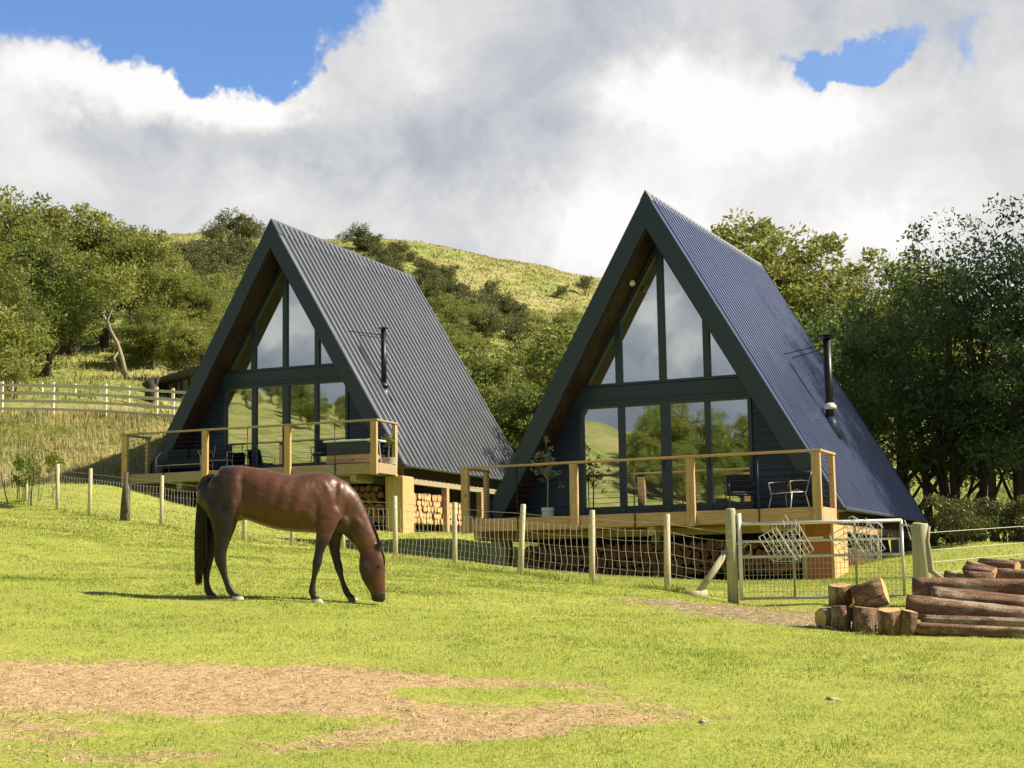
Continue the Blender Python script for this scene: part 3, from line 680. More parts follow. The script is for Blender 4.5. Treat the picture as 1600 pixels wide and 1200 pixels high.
# leaning pale tree at the wood's edge
def leaning_tree():
    p = on(190, 586, 65); root = empty('leaning_tree', p, 0, 'twisted leaning tree with a pale bare trunk at the edge of the left wood', 'tree')
    def L(px, py, dy=0): q = at(px, py, 65 + dy); return (q.x - p.x, dy, q.z - p.z)
    t = MB(); t.tube([L(197, 590), L(191, 560), L(183, 535, .2), L(172, 515, .1), L(168, 500), L(176, 478, -.2), L(182, 455)], [.11, .085, .075, .065, .055, .045, .025], 8)
    t.tube([L(196, 588), L(183, 573), L(178, 560, .3), L(186, 548, .5)], [.07, .055, .045, .025], 6)
    t.tube([L(168, 505), L(160, 490, .3), L(162, 482, .5), L(150, 478, .5), L(133, 486, .3)], [.07, .06, .05, .04, .02], 6)
    t.build('trunk', MT['bark_pale'], root, True)
    r = np.random.RandomState(9); cs = np.array([L(px, py, r.uniform(-1, 1)) for px, py in [(170 + r.uniform(-25, 40), 440 + r.uniform(-25, 30)) for _ in range(40)]])
    V, Fq, rn = leaf_cloud(r, cs, .5 * np.ones(len(cs)), 45, .16); np_mesh('crown', V, Fq, 4, MT['leaf_olive'], root, False, dict(rnd=rn))
leaning_tree()
# wood on the hill behind the photographer, seen only in the window glass
q = random.Random(77)
for i in range(46):
    c0, az0, az1, d0, d1 = ((3.2, 37), 214, 224.6, 86, 124) if i < 34 else ((-7, 47), 227, 235, 95, 140)
    az = math.radians(q.uniform(az0, az1)); dist = q.uniform(d0, d1); x, y = c0[0] + math.sin(az) * dist, c0[1] + math.cos(az) * dist
    place(q.choice(['leafy_tree/a', 'leafy_tree/c']), x, y, 'tree on the hill behind the photographer, mirrored in the cabin windows', 'tree', 'trees mirrored in the cabin windows', s=q.uniform(.45, .95) if i < 34 else q.uniform(.3, .6), rz=q.uniform(0, 6))

# ---------------------------------------------------------------- the two A-frame cabins
HH, WW, LL = 7.559, 8.75, 9.85
SL = HH / (WW / 2)
def XO(z): return (HH - z) / SL                 # outer roof half width at height z
def XI(z): return (HH - z) / SL - .5            # inner half width
def sheet(side, pitch, depth, rib, y0, y1, zlo=0.0, up=.012):
    """profiled roof sheet as a solid of ribs running down the slope"""
    prof = []; y = y0; i = 0
    while y < y1 - .02:
        a = pitch - rib
        for dy, h in ((0, 0), (a, 0), (a + .006, depth), (a + rib - .012, depth), (a + rib - .004, 0)): prof.append((min(y + dy, y1), h))
        y += pitch
    nrm = Vector((HH, 0, WW / 2)).normalized()
    V = []; Fq = []
    for k, (yy, h) in enumerate(prof):
        for (xo, zo) in ((0.02, HH - .02 * SL), (WW / 2 + .03, -.03 * SL + zlo)):
            V.append((side * (xo + nrm.x * (h + up)), yy, zo + nrm.z * (h + up)))
        for (xo, zo) in ((0.02, HH - .02 * SL), (WW / 2 + .03, -.03 * SL + zlo)):
            V.append((side * (xo + nrm.x * .002), yy, zo + nrm.z * .002))
    n = len(prof)
    for k in range(n - 1):
        a, b = 4 * k, 4 * (k + 1)
        Fq += [(a, b, b + 1, a + 1), (a + 2, a + 3, b + 3, b + 2), (a, a + 2, b + 2, b), (a + 1, b + 1, b + 3, a + 3)]
    Fq += [(0, 1, 3, 2), (4 * n - 4, 4 * n - 2, 4 * n - 1, 4 * n - 3)]
    m = MB(); m.add(V, Fq); return m

def cabin(h, which, label):
    isB = which == 'B'
    root = empty('a_frame_cabin', (h['x'], h['y'], h['z']), h['yaw'], label, 'cabin')
    rm = MT['roofB'] if isB else MT['roofA']
    # roof: two insulated slabs, profiled sheet outside
    slab = MB()
    for s in (1, -1):
        poly = [(0, HH), (s * WW / 2, 0), (s * (WW / 2 - .5), 0), (0, HH - .5 * SL)]
        slab.prism(poly, 'y', .03, LL)
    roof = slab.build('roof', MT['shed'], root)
    for s, nm in ((1, 'roof_sheet'), (-1, 'roof_sheet')):
        sheet(s, *((.285, .05, .10) if isB else (.33, .075, .11)), .05, LL + .06).build(nm, rm, roof)
    m = MB(); c = .13 if isB else .27
    for s in (1, -1): m.prism([(0, HH + .085), (s * c, HH + .085 - c * SL), (s * c, HH + .06 - c * SL), (0, HH + .045)], 'y', -.02, LL + .08)
    m.build('ridge_cap', MT['ridge'] if isB else MT['ridge_a'], roof)
    m = MB()
    for s in (1, -1): m.prism([(s * .001, HH + .03), (s * (WW / 2 + .015), -.02), (s * (WW / 2 - .49), -.02), (s * .001, HH - .82)], 'y', -.045, .028)
    m.build('bargeboard', MT['fascia'], roof)
    m = MB()
    for s in (1, -1): m.prism([(s * (WW / 2 + .06), -.03), (s * (WW / 2 + .06), .02), (s * (WW / 2 + .03), .05), (s * (WW / 2 + .02), -.03)], 'y', -.03, LL + .05)
    m.build('edge_trim', MT['ridge_a'], roof)
    # timber soffit boards lining the overhang
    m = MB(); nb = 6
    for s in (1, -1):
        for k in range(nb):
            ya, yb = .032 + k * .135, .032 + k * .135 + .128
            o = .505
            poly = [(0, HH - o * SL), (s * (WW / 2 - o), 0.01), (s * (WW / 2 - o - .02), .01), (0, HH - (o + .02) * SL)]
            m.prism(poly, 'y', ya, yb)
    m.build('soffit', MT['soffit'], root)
    # glazing
    zt, zb, zd, zs = 3.16, 2.64, .30, .10
    fy0, fy1 = .83, .95
    fr = MB(); mull = (-1.1, 0.0, 1.1)
    for x in mull: fr.bb(x - .08, x + .08, fy0, fy1, zt, HH - abs(x) * SL - .5 * SL - .05)
    for s in (1, -1):
        fr.prism([(s * .0, HH - .545 * SL), (s * XI(zt) - s * .0, zt), (s * (XI(zt) - .11), zt), (0, HH - .68 * SL)], 'y', fy0 + .012, fy1 - .012)
    fr.bb(-XI(zt) - .02, XI(zt) + .02, fy0 + .006, fy1 - .006, zt, zt + .07)
    wf = fr.build('gable_window', MT['navy_frame'], root, bevel=.004)
    def pane(poly, parent):
        m = MB(); m.prism(poly, 'y', .895, .907); m.build('pane', MT['glass'], parent)
    g = .62; topz = lambda x: HH - (abs(x) + g) * SL
    e = .075
    for s in (1, -1):
        pane([(s * e, zt + .06), (s * (1.1 - e), zt + .06), (s * (1.1 - e), topz(1.1 - e)), (s * e, topz(e))], wf)
        xr = XI(zt) - .1
        pane([(s * (1.1 + e), zt + .06), (s * xr, zt + .06), (s * (1.1 + e), topz(1.1 + e))], wf)
    m = MB(); m.bb(-XI(zb) + .02, XI(zb) - .02, .80, .97, zb + .075, zt - .012); m.bb(-XI(zb) + .0, XI(zb) - .0, .78, .82, zb + .15, zb + .19)
    m.build('floor_beam', MT['navy'], root, bevel=.006)
    dr = MB()
    dr.bb(-2.13, 2.13, fy0, fy1, zb, zb + .08); dr.bb(-2.13, 2.13, fy0, fy1 + .03, .02, zs); 
    for x, w in ((-2.09, .09), (-1.07, .15), (0.03, .22), (1.07, .12), (2.09, .09)): dr.bb(x - w / 2, x + w / 2, fy0 - .004, fy1 + .004, zs, zb)
    for a, b in ((-2.045, -1.145), (-.995, -.08), (.14, 1.01), (1.13, 2.045)): dr.bb(a, b, fy0 + .02, fy1 - .02, zs, zd - .02)
    df = dr.build('glazed_doors', MT['navy_frame'], root, bevel=.004)
    for a, b in ((-2.045, -1.145), (-.995, -.08), (.14, 1.01), (1.13, 2.045)): pane([(a, zd - .03), (b, zd - .03), (b, zb + .01), (a, zb + .01)], df)
    hd = MB(); hd.beam((-.02, .80, 1.1), (-.02, .80, 1.35), .02, .02); hd.beam((1.10, .80, 1.1), (1.10, .80, 1.35), .02, .02); hd.build('handle', MT['black'], df)
    # overlapping navy boards either side of the doors
    bh = .165
    for s in (1, -1):
        z = .0; cl = MB()
        while z < zt - .01:
            z2 = min(z + bh, zt - .01)
            cl.add([(s * 2.135, .86, z), (s * (XI(z) + .05), .86, z), (s * (XI(z2) + .05), .885, z2), (s * 2.135, .885, z2), (s * 2.135, .95, z), (s * (XI(z) + .05), .95, z), (s * (XI(z2) + .05), .95, z2), (s * 2.135, .95, z2)],
                   [(0, 1, 2, 3), (4, 7, 6, 5), (0, 4, 5, 1), (1, 5, 6, 2), (2, 6, 7, 3), (3, 7, 4, 0)]); z += bh
        cl.build('wall_cladding', MT['navy'], root)
    # back gable, floor, loft
    m = MB(); m.prism([(-XI(0), 0), (XI(0), 0), (0, HH - .5 * SL)], 'y', LL - .4, LL - .2); m.build('back_wall', MT['interior'], root)
    m = MB(); m.bb(-3.8, 3.8, .96, LL - .2, -.28, .03); m.build('room_floor', MT['interior_floor'], root)
    m = MB(); m.prism([(-XI(2.7) + .02, 2.7), (XI(2.7) - .02, 2.7), (XI(3.05) - .02, 3.05), (-XI(3.05) + .02, 3.05)], 'y', 3.4, LL - .42); m.build('loft_floor', MT['interior'], root)
    # base: core, ring beams, corner piers and log-store framing
    gz_ = 2.25 if not isB else 1.95
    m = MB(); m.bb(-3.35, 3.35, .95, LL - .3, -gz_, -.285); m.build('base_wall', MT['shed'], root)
    m = MB(); m.bb(3.95, 4.12, .75 if not isB else 1.32, LL - .1, -.47, -.30); m.bb(-4.12, -3.95, .05, LL - .1, -.47, -.30); m.bb(-3.9, 3.4, .06, .22, -.47, -.30)
    m.build('ring_beam', MT['wood_grey'] if not isB else MT['wood'], root)
    x0, x1, y1 = (3.44, 4.10, 1.29) if isB else (3.79, 4.30, .71)
    pm = MT['pier'] if isB else MT['pier_a']
    m = MB(); m.bb(x0, x1, 0, y1, -gz_, -.30)
    pr = m.build('corner_pier', pm, root, bevel=.008)
    m = MB(); m.bb(x1 - .05, x1 + .02, -.02, .05, -gz_, -.31); m.bb(x1 - .05, x1 + .02, y1 - .05, y1 + .02, -gz_, -.31); m.bb(x0 - .02, x0 + .05, -.02, .05, -gz_, -.31)
    m.bb(x1 + .003, x1 + .018, .05, y1 - .05, -gz_, -.33); m.build('pier_trim', MT['woodz_y'], pr, bevel=.004)
    if isB:
        m = MB(); m.box(((x0 + x1) / 2 - .05, -.02, -.62), (.34, .03, .055)); m.build('pier_vent', MT['white'], pr)
    for yy in ((3.45, 6.2, 9.2) if not isB else (4.4, 6.9, 9.2)):
        m = MB(); m.bb(3.98, 4.16, yy, yy + .18, -gz_, -.48); m.build('store_post', MT['gatepost'] if isB else MT['wood'], root)
    m = MB(); m.bb(-4.15, -3.75, 0, .4, -gz_, -.48); m.build('store_post', MT['gatepost'], root)
    m = MB(); m.bb(-.1, .1, .03, .20, -gz_, -.48); m.build('store_post', MT['gatepost'], root)
    m = MB(); m.bb(3.5, 4.2, .8 if not isB else 1.4, LL - .3, -gz_ + .0, -gz_ + .33); m.bb(-3.7, 3.4, .12, .95, -gz_, -gz_ + .33); m.build('store_plinth', MT['concrete'], root)
    # deck
    dx0, dx1 = (-4.25, 4.22) if isB else (-4.27, 4.18)
    wm = MT['wood'] if isB else MT['wood_grey']; wz = MT['woodz'] if isB else MT['woodz_y']
    m = MB(); k = -1.27
    while k < .75: m.bb(dx0 + .02, dx1 - .02, k, k + .135, -.035, -.005); k += .143
    dk = m.build('deck', wm, root)
    m = MB(); m.bb(dx0 + .04, dx1 - .04, -1.262, -1.21, -.285, -.04)
    for a, b in ((dx0, -2.85), (-2.84, 0.0), (.01, 2.83), (2.84, dx1)): m.bb(a, b, -1.30, -1.265, -.29, -.002)
    m.bb(dx1 - .035, dx1, -1.262, -.02, -.29, -.002); m.bb(dx0, dx0 + .035, -1.262, -.02, -.29, -.002)
    m.build('fascia_board', wm, dk, bevel=.003)
    m = MB(); y = -1.1
    while y < .9: m.bb(dx0 + .1, dx1 - .1, y, y + .05, -.28, -.04); y += .4
    m.build('joist', wm, dk)
    xs = [dx0 + .10, -1.42, 1.33, dx1 - .10] if isB else [dx0 + .10, -1.4, 1.34, dx1 - .10]
    for x in xs:
        m = MB(); m.bb(x - .095, x + .095, -1.40, -1.303, -.33, 1.165) ; m.build('post', wz, dk, bevel=.006)
    for x in (dx0 + .06, dx1 - .06):
        m = MB(); m.bb(x - .05, x + .065 if x > 0 else x + .05, -.20, -.055, -.33, 1.165); m.build('post', wz, dk, bevel=.006)
    m = MB(); m.bb(dx0 - .02, dx1 + .03, -1.43, -1.28, 1.168, 1.215); m.bb(dx1 - .13, dx1 + .03, -1.278, -.05, 1.168, 1.215); m.bb(dx0 - .02, dx0 + .14, -1.278, -.05, 1.168, 1.215)
    m.build('handrail', wm, dk, bevel=.006)
    for x in (-2.845, .005, 2.835):
        m = MB(); m.tube([(x, -1.325, -.30), (x, -1.325, 1.16)], .014, 8); m.build('baluster', MT['black'], dk, True)
    m = MB()
    for j in range(8):
        z = .12 + j * .125
        m.tube([(dx0 + .1, -1.35, z), (dx1 - .1, -1.35, z)], .0035, 4); 
        for x in (dx0 + .06, dx1 - .06): m.tube([(x, -1.3, z), (x, -.12, z)], .0035, 4)
    m.build('cable', MT['fascia'], dk)
    for x in ((-3.95, .32, 2.9) if isB else (-2.4, 1.1, 3.32)):
        pts = [(-.09, 0), (-.09, -.12)] + [(-.09 * math.cos(t), -.12 - .09 * math.sin(t)) for t in (.5, 1.05, 1.57, 2.1, 2.65)] + [(.09, -.12), (.09, 0)]
        m = MB(); m.prism([(x + a, -.292 + b) for a, b in pts], 'y', -1.16, .7); m.build('bearer', MT['gatepost'] if not isB else MT['wood'], dk)
    # flue
    bx, by, bz0, tz, r = (3.1, 4.5, 2.0, 4.46, .105) if isB else (3.02, 1.46, 2.15, 4.20, .085)
    m = MB(); m.tube([(bx, by, bz0), (bx, by, tz)], r, 16); fl = m.build('flue', MT['black'], root, True)
    m = MB(); m.tube([(bx, by, tz - .02), (bx, by, tz + .05)], r * .8, 12); m.tube([(bx, by, tz + .06), (bx, by, tz + .075)], r * 2.0, 20); m.tube([(bx, by, tz + .075), (bx, by, tz + .12)], [r * 1.6, r * .3], 20); m.build('cowl', MT['black'], fl)
    cz = 2.72 if isB else 2.52
    m = MB(); m.tube([(bx, by, cz - .05), (bx, by, cz + .03), (bx, by, cz + .11)], [r * 1.7, r * 1.65, r * 1.05], 18); m.build('storm_collar', MT['steel'] if isB else MT['fascia'], fl, True)
    m = MB(); m.tube([(bx, by, 2.28 - .35), (bx, by, 2.28 + .05), (bx, by, 2.6 - .12)], [r * 2.6, r * 1.9, r * 1.1], 18); m.build('flashing', MT['fascia'], fl, True)
    zr = tz - .14; m = MB()
    for dy in (-.45, .35): m.tube([(bx, by, zr - (.1 if dy > 0 else 0)), (bx - 1.0 - (0 if isB else .1), by + dy, (HH - (bx - 1.05) * SL) + .06)], .013, 6)
    m.build('stay_rod', MT['black'], fl)
    # round soffit lamp
    if isB:
        m = MB(); c0 = Vector((-(HH - 5.6) / SL + .56, .45, 5.55)); m.tube([c0, c0 + Vector((.05, -.01, -.03))], .075, 16); m.tube([c0 + Vector((.05, -.01, -.03)), c0 + Vector((.09, -.02, -.05))], [.06, .03], 16); m.build('soffit_lamp', MT['white'], root, True)
    return root
cabA = cabin(HA, 'A', 'dark A-frame cabin with pale grey ribbed roof, left of the pair, behind the horse')
cabB = cabin(HB, 'B', 'dark navy A-frame cabin with tree shadows on its roof, the larger on the right')

# ---------------------------------------------------------------- logs
def bark_mat(name, a, b, c_):
    m, t, out = mat(name); co = obj_co(t)
    oi = t.node('ShaderNodeObjectInfo'); co = t.vm('ADD', co, t.comb(t.m('MULTIPLY', oi.outputs['Random'], 31.0), 0.0, t.m('MULTIPLY', oi.outputs['Random'], 17.0)))
    w = t.node('ShaderNodeTexVoronoi'); w.feature = 'DISTANCE_TO_EDGE'; w.inputs['Scale'].default_value = 1.0
    t.put(w.inputs['Vector'], t.vm('MULTIPLY', t.vm('ADD', co, t.vm('SCALE', t.noise(co, 14, 4, col=True), scale=.10)), (22, 55, 55)))
    e = t.ramp(w.outputs[0], .0, .30); n = t.noise(t.vm('MULTIPLY', co, (.5, 2, 2)), 7, 7, .72)
    c = t.mix(t.ramp(n, .35, .65), a, b); c = t.mix(t.ramp(t.noise(t.vm('MULTIPLY', co, (.6, 1.6, 1.6)), 3.0, 6, .7), .50, .62), c, c_)
    c = t.mix(t.m('MULTIPLY', t.m('SUBTRACT', 1.0, e), .45), c, tuple(v * .35 for v in a))
    pbr(t, out, c, .9, spec=.25, bump=t.m('ADD', t.m('MULTIPLY', e, .5), t.m('MULTIPLY', n, 2.2)), bstr=1.0, bdist=.03); return m
MT['bark_red'] = bark_mat('conifer_bark', (.28, .16, .105), (.50, .33, .22), (.80, .66, .48))
def cut_mat(name, a, b, r):
    m, t, out = mat(name); co = obj_co(t)
    l = t.vm('LENGTH', t.vm('ADD', co, t.vm('SCALE', t.noise(co, 3, 3, col=True), scale=.05)))
    ring = t.m('SINE', t.m('MULTIPLY', l, 260.0))
    c = t.mix(t.m('MULTIPLY', t.ramp(ring, -1, 1), .35), a, b)
    c = t.mix(t.ramp(t.noise(co, 7, 5, .7), .5, .7), c, tuple(v * .62 for v in b))
    oi = t.node('ShaderNodeObjectInfo'); c = t.mix(t.m('MULTIPLY', oi.outputs['Random'], .55), c, r)
    pbr(t, out, c, .85, spec=.2, bump=t.noise(co, 60, 3), bstr=.3, bdist=.004); return m
MT['cut'] = cut_mat('sawn_end', (.62, .47, .20), (.48, .33, .13), (.40, .26, .13))
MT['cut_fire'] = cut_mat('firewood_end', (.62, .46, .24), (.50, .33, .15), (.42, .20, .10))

def log_mesh(L, r, seed, n=18, seg=5, taper=.94, bump=.10, ell=1.0):
    """log lying along local +x from 0 to L; returns (side MB, cap MB)"""
    q = random.Random(seed); ph = [q.uniform(0, 6.28) for _ in range(4)]; am = [q.uniform(.2, 1) * bump for _ in range(4)]
    def rad(t, u):
        return r * (1 + sum(a * math.sin((k + 2) * t + p + u * 1.3) for k, (a, p) in enumerate(zip(am, ph)))) * (1 + (taper - 1) * u)
    V = []; Fq = []
    rng = random.Random(seed + 5)
    for i in range(seg + 1):
        u = i / seg; dy = q.uniform(-.05, .05) * r * (0 if i in (0, seg) else 1)
        for j in range(n):
            t = 2 * math.pi * j / n; R = rad(t, u) * (1 + rng.uniform(-.035, .035)); V.append((u * L, math.cos(t) * R + dy, math.sin(t) * R * ell))
    for i in range(seg):
        for j in range(n):
            k = (j + 1) % n; Fq.append((i * n + j, i * n + k, (i + 1) * n + k, (i + 1) * n + j))
    side = MB(); side.add(V, Fq + [tuple(range(n))[::-1], tuple(range(seg * n, seg * n + n))])
    caps = []
    for i, s in ((0, -1), (seg, 1)):
        m = MB(); vv = [(V[i * n + j][0] + s * .003, V[i * n + j][1] * .93, V[i * n + j][2] * .93) for j in range(n)]; vb = [(V[i * n + j][0] - s * .004, V[i * n + j][1] * .93, V[i * n + j][2] * .93) for j in range(n)]
        m.add(vv + vb, [tuple(range(n)), tuple(range(n, 2 * n))[::-1]] + [(j, (j + 1) % n, n + (j + 1) % n, n + j) for j in range(n)]); caps.append(m)
    return side, caps
def log(p0, d, L, r, seed, label, name='log', group=None, cat='log', ell=1.0, n=18, taper=.94, mk='bark_red', up=None):
    side, caps = log_mesh(L, r, seed, n, max(3, int(L / .16)) if L < 1.2 else 14, taper, ell=ell)
    o = side.build(name, MT[mk], None, True)
    try: o.data.use_auto_smooth = True
    except Exception: pass
    for p in o.data.polygons:
        if len(p.vertices) > 4: p.use_smooth = False
    for c in caps: c.build('cut_face', MT['cut'], o)
    d = Vector(d).normalized(); y = Vector(up) if up else Vector((0, 0, 1)); yy = y.cross(d)
    if yy.length < 1e-3: yy = Vector((0, 1, 0)).cross(d)
    yy.normalize(); zz = d.cross(yy)
    o.matrix_world = Matrix.Translation(Vector(p0)) @ Matrix((d, yy, zz)).transposed().to_4x4()
    return tag(o, label, cat, group)
# firewood in the stores: a few log shapes, copied one by one
MT['cut_fire_shaded'] = cut_mat('shaded_firewood_end', (.20, .11, .065), (.13, .07, .045), (.22, .085, .05))  # darker copy of the firewood end, shade of the stores put into its colour
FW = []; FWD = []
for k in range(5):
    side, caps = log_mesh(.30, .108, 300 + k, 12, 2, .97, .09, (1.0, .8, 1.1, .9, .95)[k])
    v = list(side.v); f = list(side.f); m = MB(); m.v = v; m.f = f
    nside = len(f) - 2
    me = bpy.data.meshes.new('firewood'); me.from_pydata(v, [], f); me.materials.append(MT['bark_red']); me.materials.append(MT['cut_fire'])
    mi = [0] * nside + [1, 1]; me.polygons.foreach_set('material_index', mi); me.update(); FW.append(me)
    md = me.copy(); md.materials[1] = MT['cut_fire_shaded']; FWD.append(md)
def stack(h, axis, a0, a1, z0, z1, off, label, group, seed, step=.205, dark=False):
    q = random.Random(seed); row = 0; z = z0 + .10
    while z < z1 - .06:
        a = a0 + (.1 if row % 2 else 0) + .1
        while a < a1 - .06:
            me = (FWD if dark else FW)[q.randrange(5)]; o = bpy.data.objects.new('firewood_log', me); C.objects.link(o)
            s = q.uniform(.78, 1.02); dz = q.uniform(-.02, .02); rr = q.uniform(0, 6.28); o_ = off + q.uniform(-.05, .03)
            if axis == 'x': l = Vector((a, o_, z + dz)); rz = h['yaw'] - math.pi / 2
            else: l = Vector((o_, a, z + dz)); rz = h['yaw'] + math.pi
            o.location = hw(h, *l)
            o.rotation_mode = 'ZYX'; o.matrix_world = Matrix.Translation(hw(h, *l)) @ Matrix.Rotation(rz + math.pi + q.uniform(-.06, .06), 4, 'Z') @ Matrix.Rotation(rr, 4, 'X') @ Matrix.Diagonal((1, s, s, 1)) @ Matrix.Translation((-.28, 0, 0))
            tag(o, label, 'firewood', group); a += step * q.uniform(.92, 1.04)
        z += step * .86; row += 1
stack(HA, 'y', .78, 3.42, -1.62, -.62, 4.02, 'sunlit firewood log with a pale cut end in the side store of the left cabin', 'firewood in the side store of the left cabin', 1)
stack(HA, 'y', 3.68, 5.4, -1.60, -.75, 4.0, 'firewood log in the far bay of the left cabin side store', 'firewood in the far bay of the left cabin side store', 2)
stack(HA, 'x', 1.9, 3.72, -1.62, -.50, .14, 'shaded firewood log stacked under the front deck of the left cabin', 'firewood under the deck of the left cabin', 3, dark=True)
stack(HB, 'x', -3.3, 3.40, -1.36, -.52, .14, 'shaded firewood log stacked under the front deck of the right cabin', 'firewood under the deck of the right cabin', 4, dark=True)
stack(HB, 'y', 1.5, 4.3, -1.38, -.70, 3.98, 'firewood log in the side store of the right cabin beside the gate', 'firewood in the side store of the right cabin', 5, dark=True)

# long felled logs in the pile at the right
LP = [  # px0, py0, px1, py1, Y, r, label
 (1428, 983, 1640, 993, 18.6, .085, 'thin peeled log lying lowest along the front of the log pile'),
 (1440, 968, 1640, 975, 19.0, .055, 'thin pole wedged above the lowest log of the pile'),
 (1416, 946, 1660, 972, 19.2, .125, 'long thick log with patches of torn bark, second layer of the pile'),
 (1456, 930, 1660, 948, 19.6, .11, 'long brown log in the middle of the pile'),
 (1426, 917, 1660, 920, 19.9, .12, 'longest log lying along the top of the main stack beside the gate post'),
 (1550, 898, 1660, 905, 20.3, .09, 'log near the top of the pile running out of the right edge'),
 (1532, 881, 1590, 885, 20.7, .07, 'short reddish log on top of the pile'),
 (1579, 881, 1650, 884, 20.9, .065, 'topmost log at the right edge of the photo'),
 (1440, 958, 1660, 985, 19.9, .11, 'dark log buried behind the second layer of the pile')]
for i, (a, b, c, d, Y, r, lab) in enumerate(LP):
    p0 = at(a, b, Y); p1 = at(c, d, Y - .5); log(p0, p1 - p0, (p1 - p0).length, r, 40 + i, lab, n=26, group=None, taper=.88)
p = at(1510, 889, 20.4); log(p, at(1546, 897, 20.2) - p, .38, .10, 60, 'pale ended short log at the left of the top of the pile', n=20)
p = at(1507, 906, 20.2); log(p, at(1546, 908, 20.1) - p, .36, .115, 61, 'stubby pale log under the pale ended short log', n=20)
p = at(1478, 897, 20.6); log(p, at(1504, 902, 20.4) - p, .26, .05, 62, 'small broken piece of wood on the pile beside the bent branch', n=10, name='wood_chunk', cat='log')
# sawn rounds: base pixel, Y, direction, length, radius
def gp(px, py, Y): return at(px, py, Y)
RD = [
 ((1282, 966), 19.15, (1, .35, .05), .34, .138, 'sawn round lying on its side with its cut face to the left', .80, None),
 ((1313, 985), 19.0, (.14, .18, 1), .275, .125, 'upright sawn round with scabby pale bark on its top right', .9, None),
 ((1350, 988), 18.9, (.10, -.05, 1), .29, .165, 'wide upright sawn round with furrowed grey bark', .9, None),
 ((1392, 991), 18.6, (-.06, -.22, 1), .285, .135, 'upright reddish sawn round with a bright yellow top', .9, None),
 ((1414, 991), 18.55, (.20, -.12, 1), .27, .10, 'narrow sawn round leaning right beside the yellow topped one', .95, None),
 ((1315, 944), 19.3, (-.08, -.22, 1), .23, .13, 'upright sawn round with a yellow top at the back left of the heap', .9, None),
 ((1337, 936), 19.1, (1, -.38, .30), .36, .165, 'big sawn round on top of the heap with its bright cut face to the right', 1.0, None),
 ((1328, 968), 19.1, (.5, -.2, .85), .24, .085, 'small split billet wedged in the middle of the heap', .6, None),
 ((1383, 968), 18.9, (.75, -.3, -.42), .24, .10, 'tilted sawn slab between the big top round and the yellow topped one', .8, None)]
for i, (pp, Y, d, L, r, lab, ell, _) in enumerate(RD): log(at(*pp, Y), d, L, r, 80 + i, lab, name='sawn_round', cat='log', ell=ell, n=28, taper=.97)
# twigs and bark chips in front of the pile
q = random.Random(4)
for i in range(7):
    h = ghit(q.uniform(1490, 1560), q.uniform(990, 998)); m = MB(); a = q.uniform(0, 3.1); L = q.uniform(.15, .4)
    m.tube([h + Vector((-.5 * L * math.cos(a), -.5 * L * math.sin(a), .01)), h + Vector((0, .02, .05 + .03 * q.random())), h + Vector((.5 * L * math.cos(a), .5 * L * math.sin(a), .06 * q.random()))], [.008, .007, .003], 5)
    tag(m.build('twig', MT['bark_pale']), 'bare twig on the ground in front of the long logs', 'twig', 'twigs in front of the log pile')

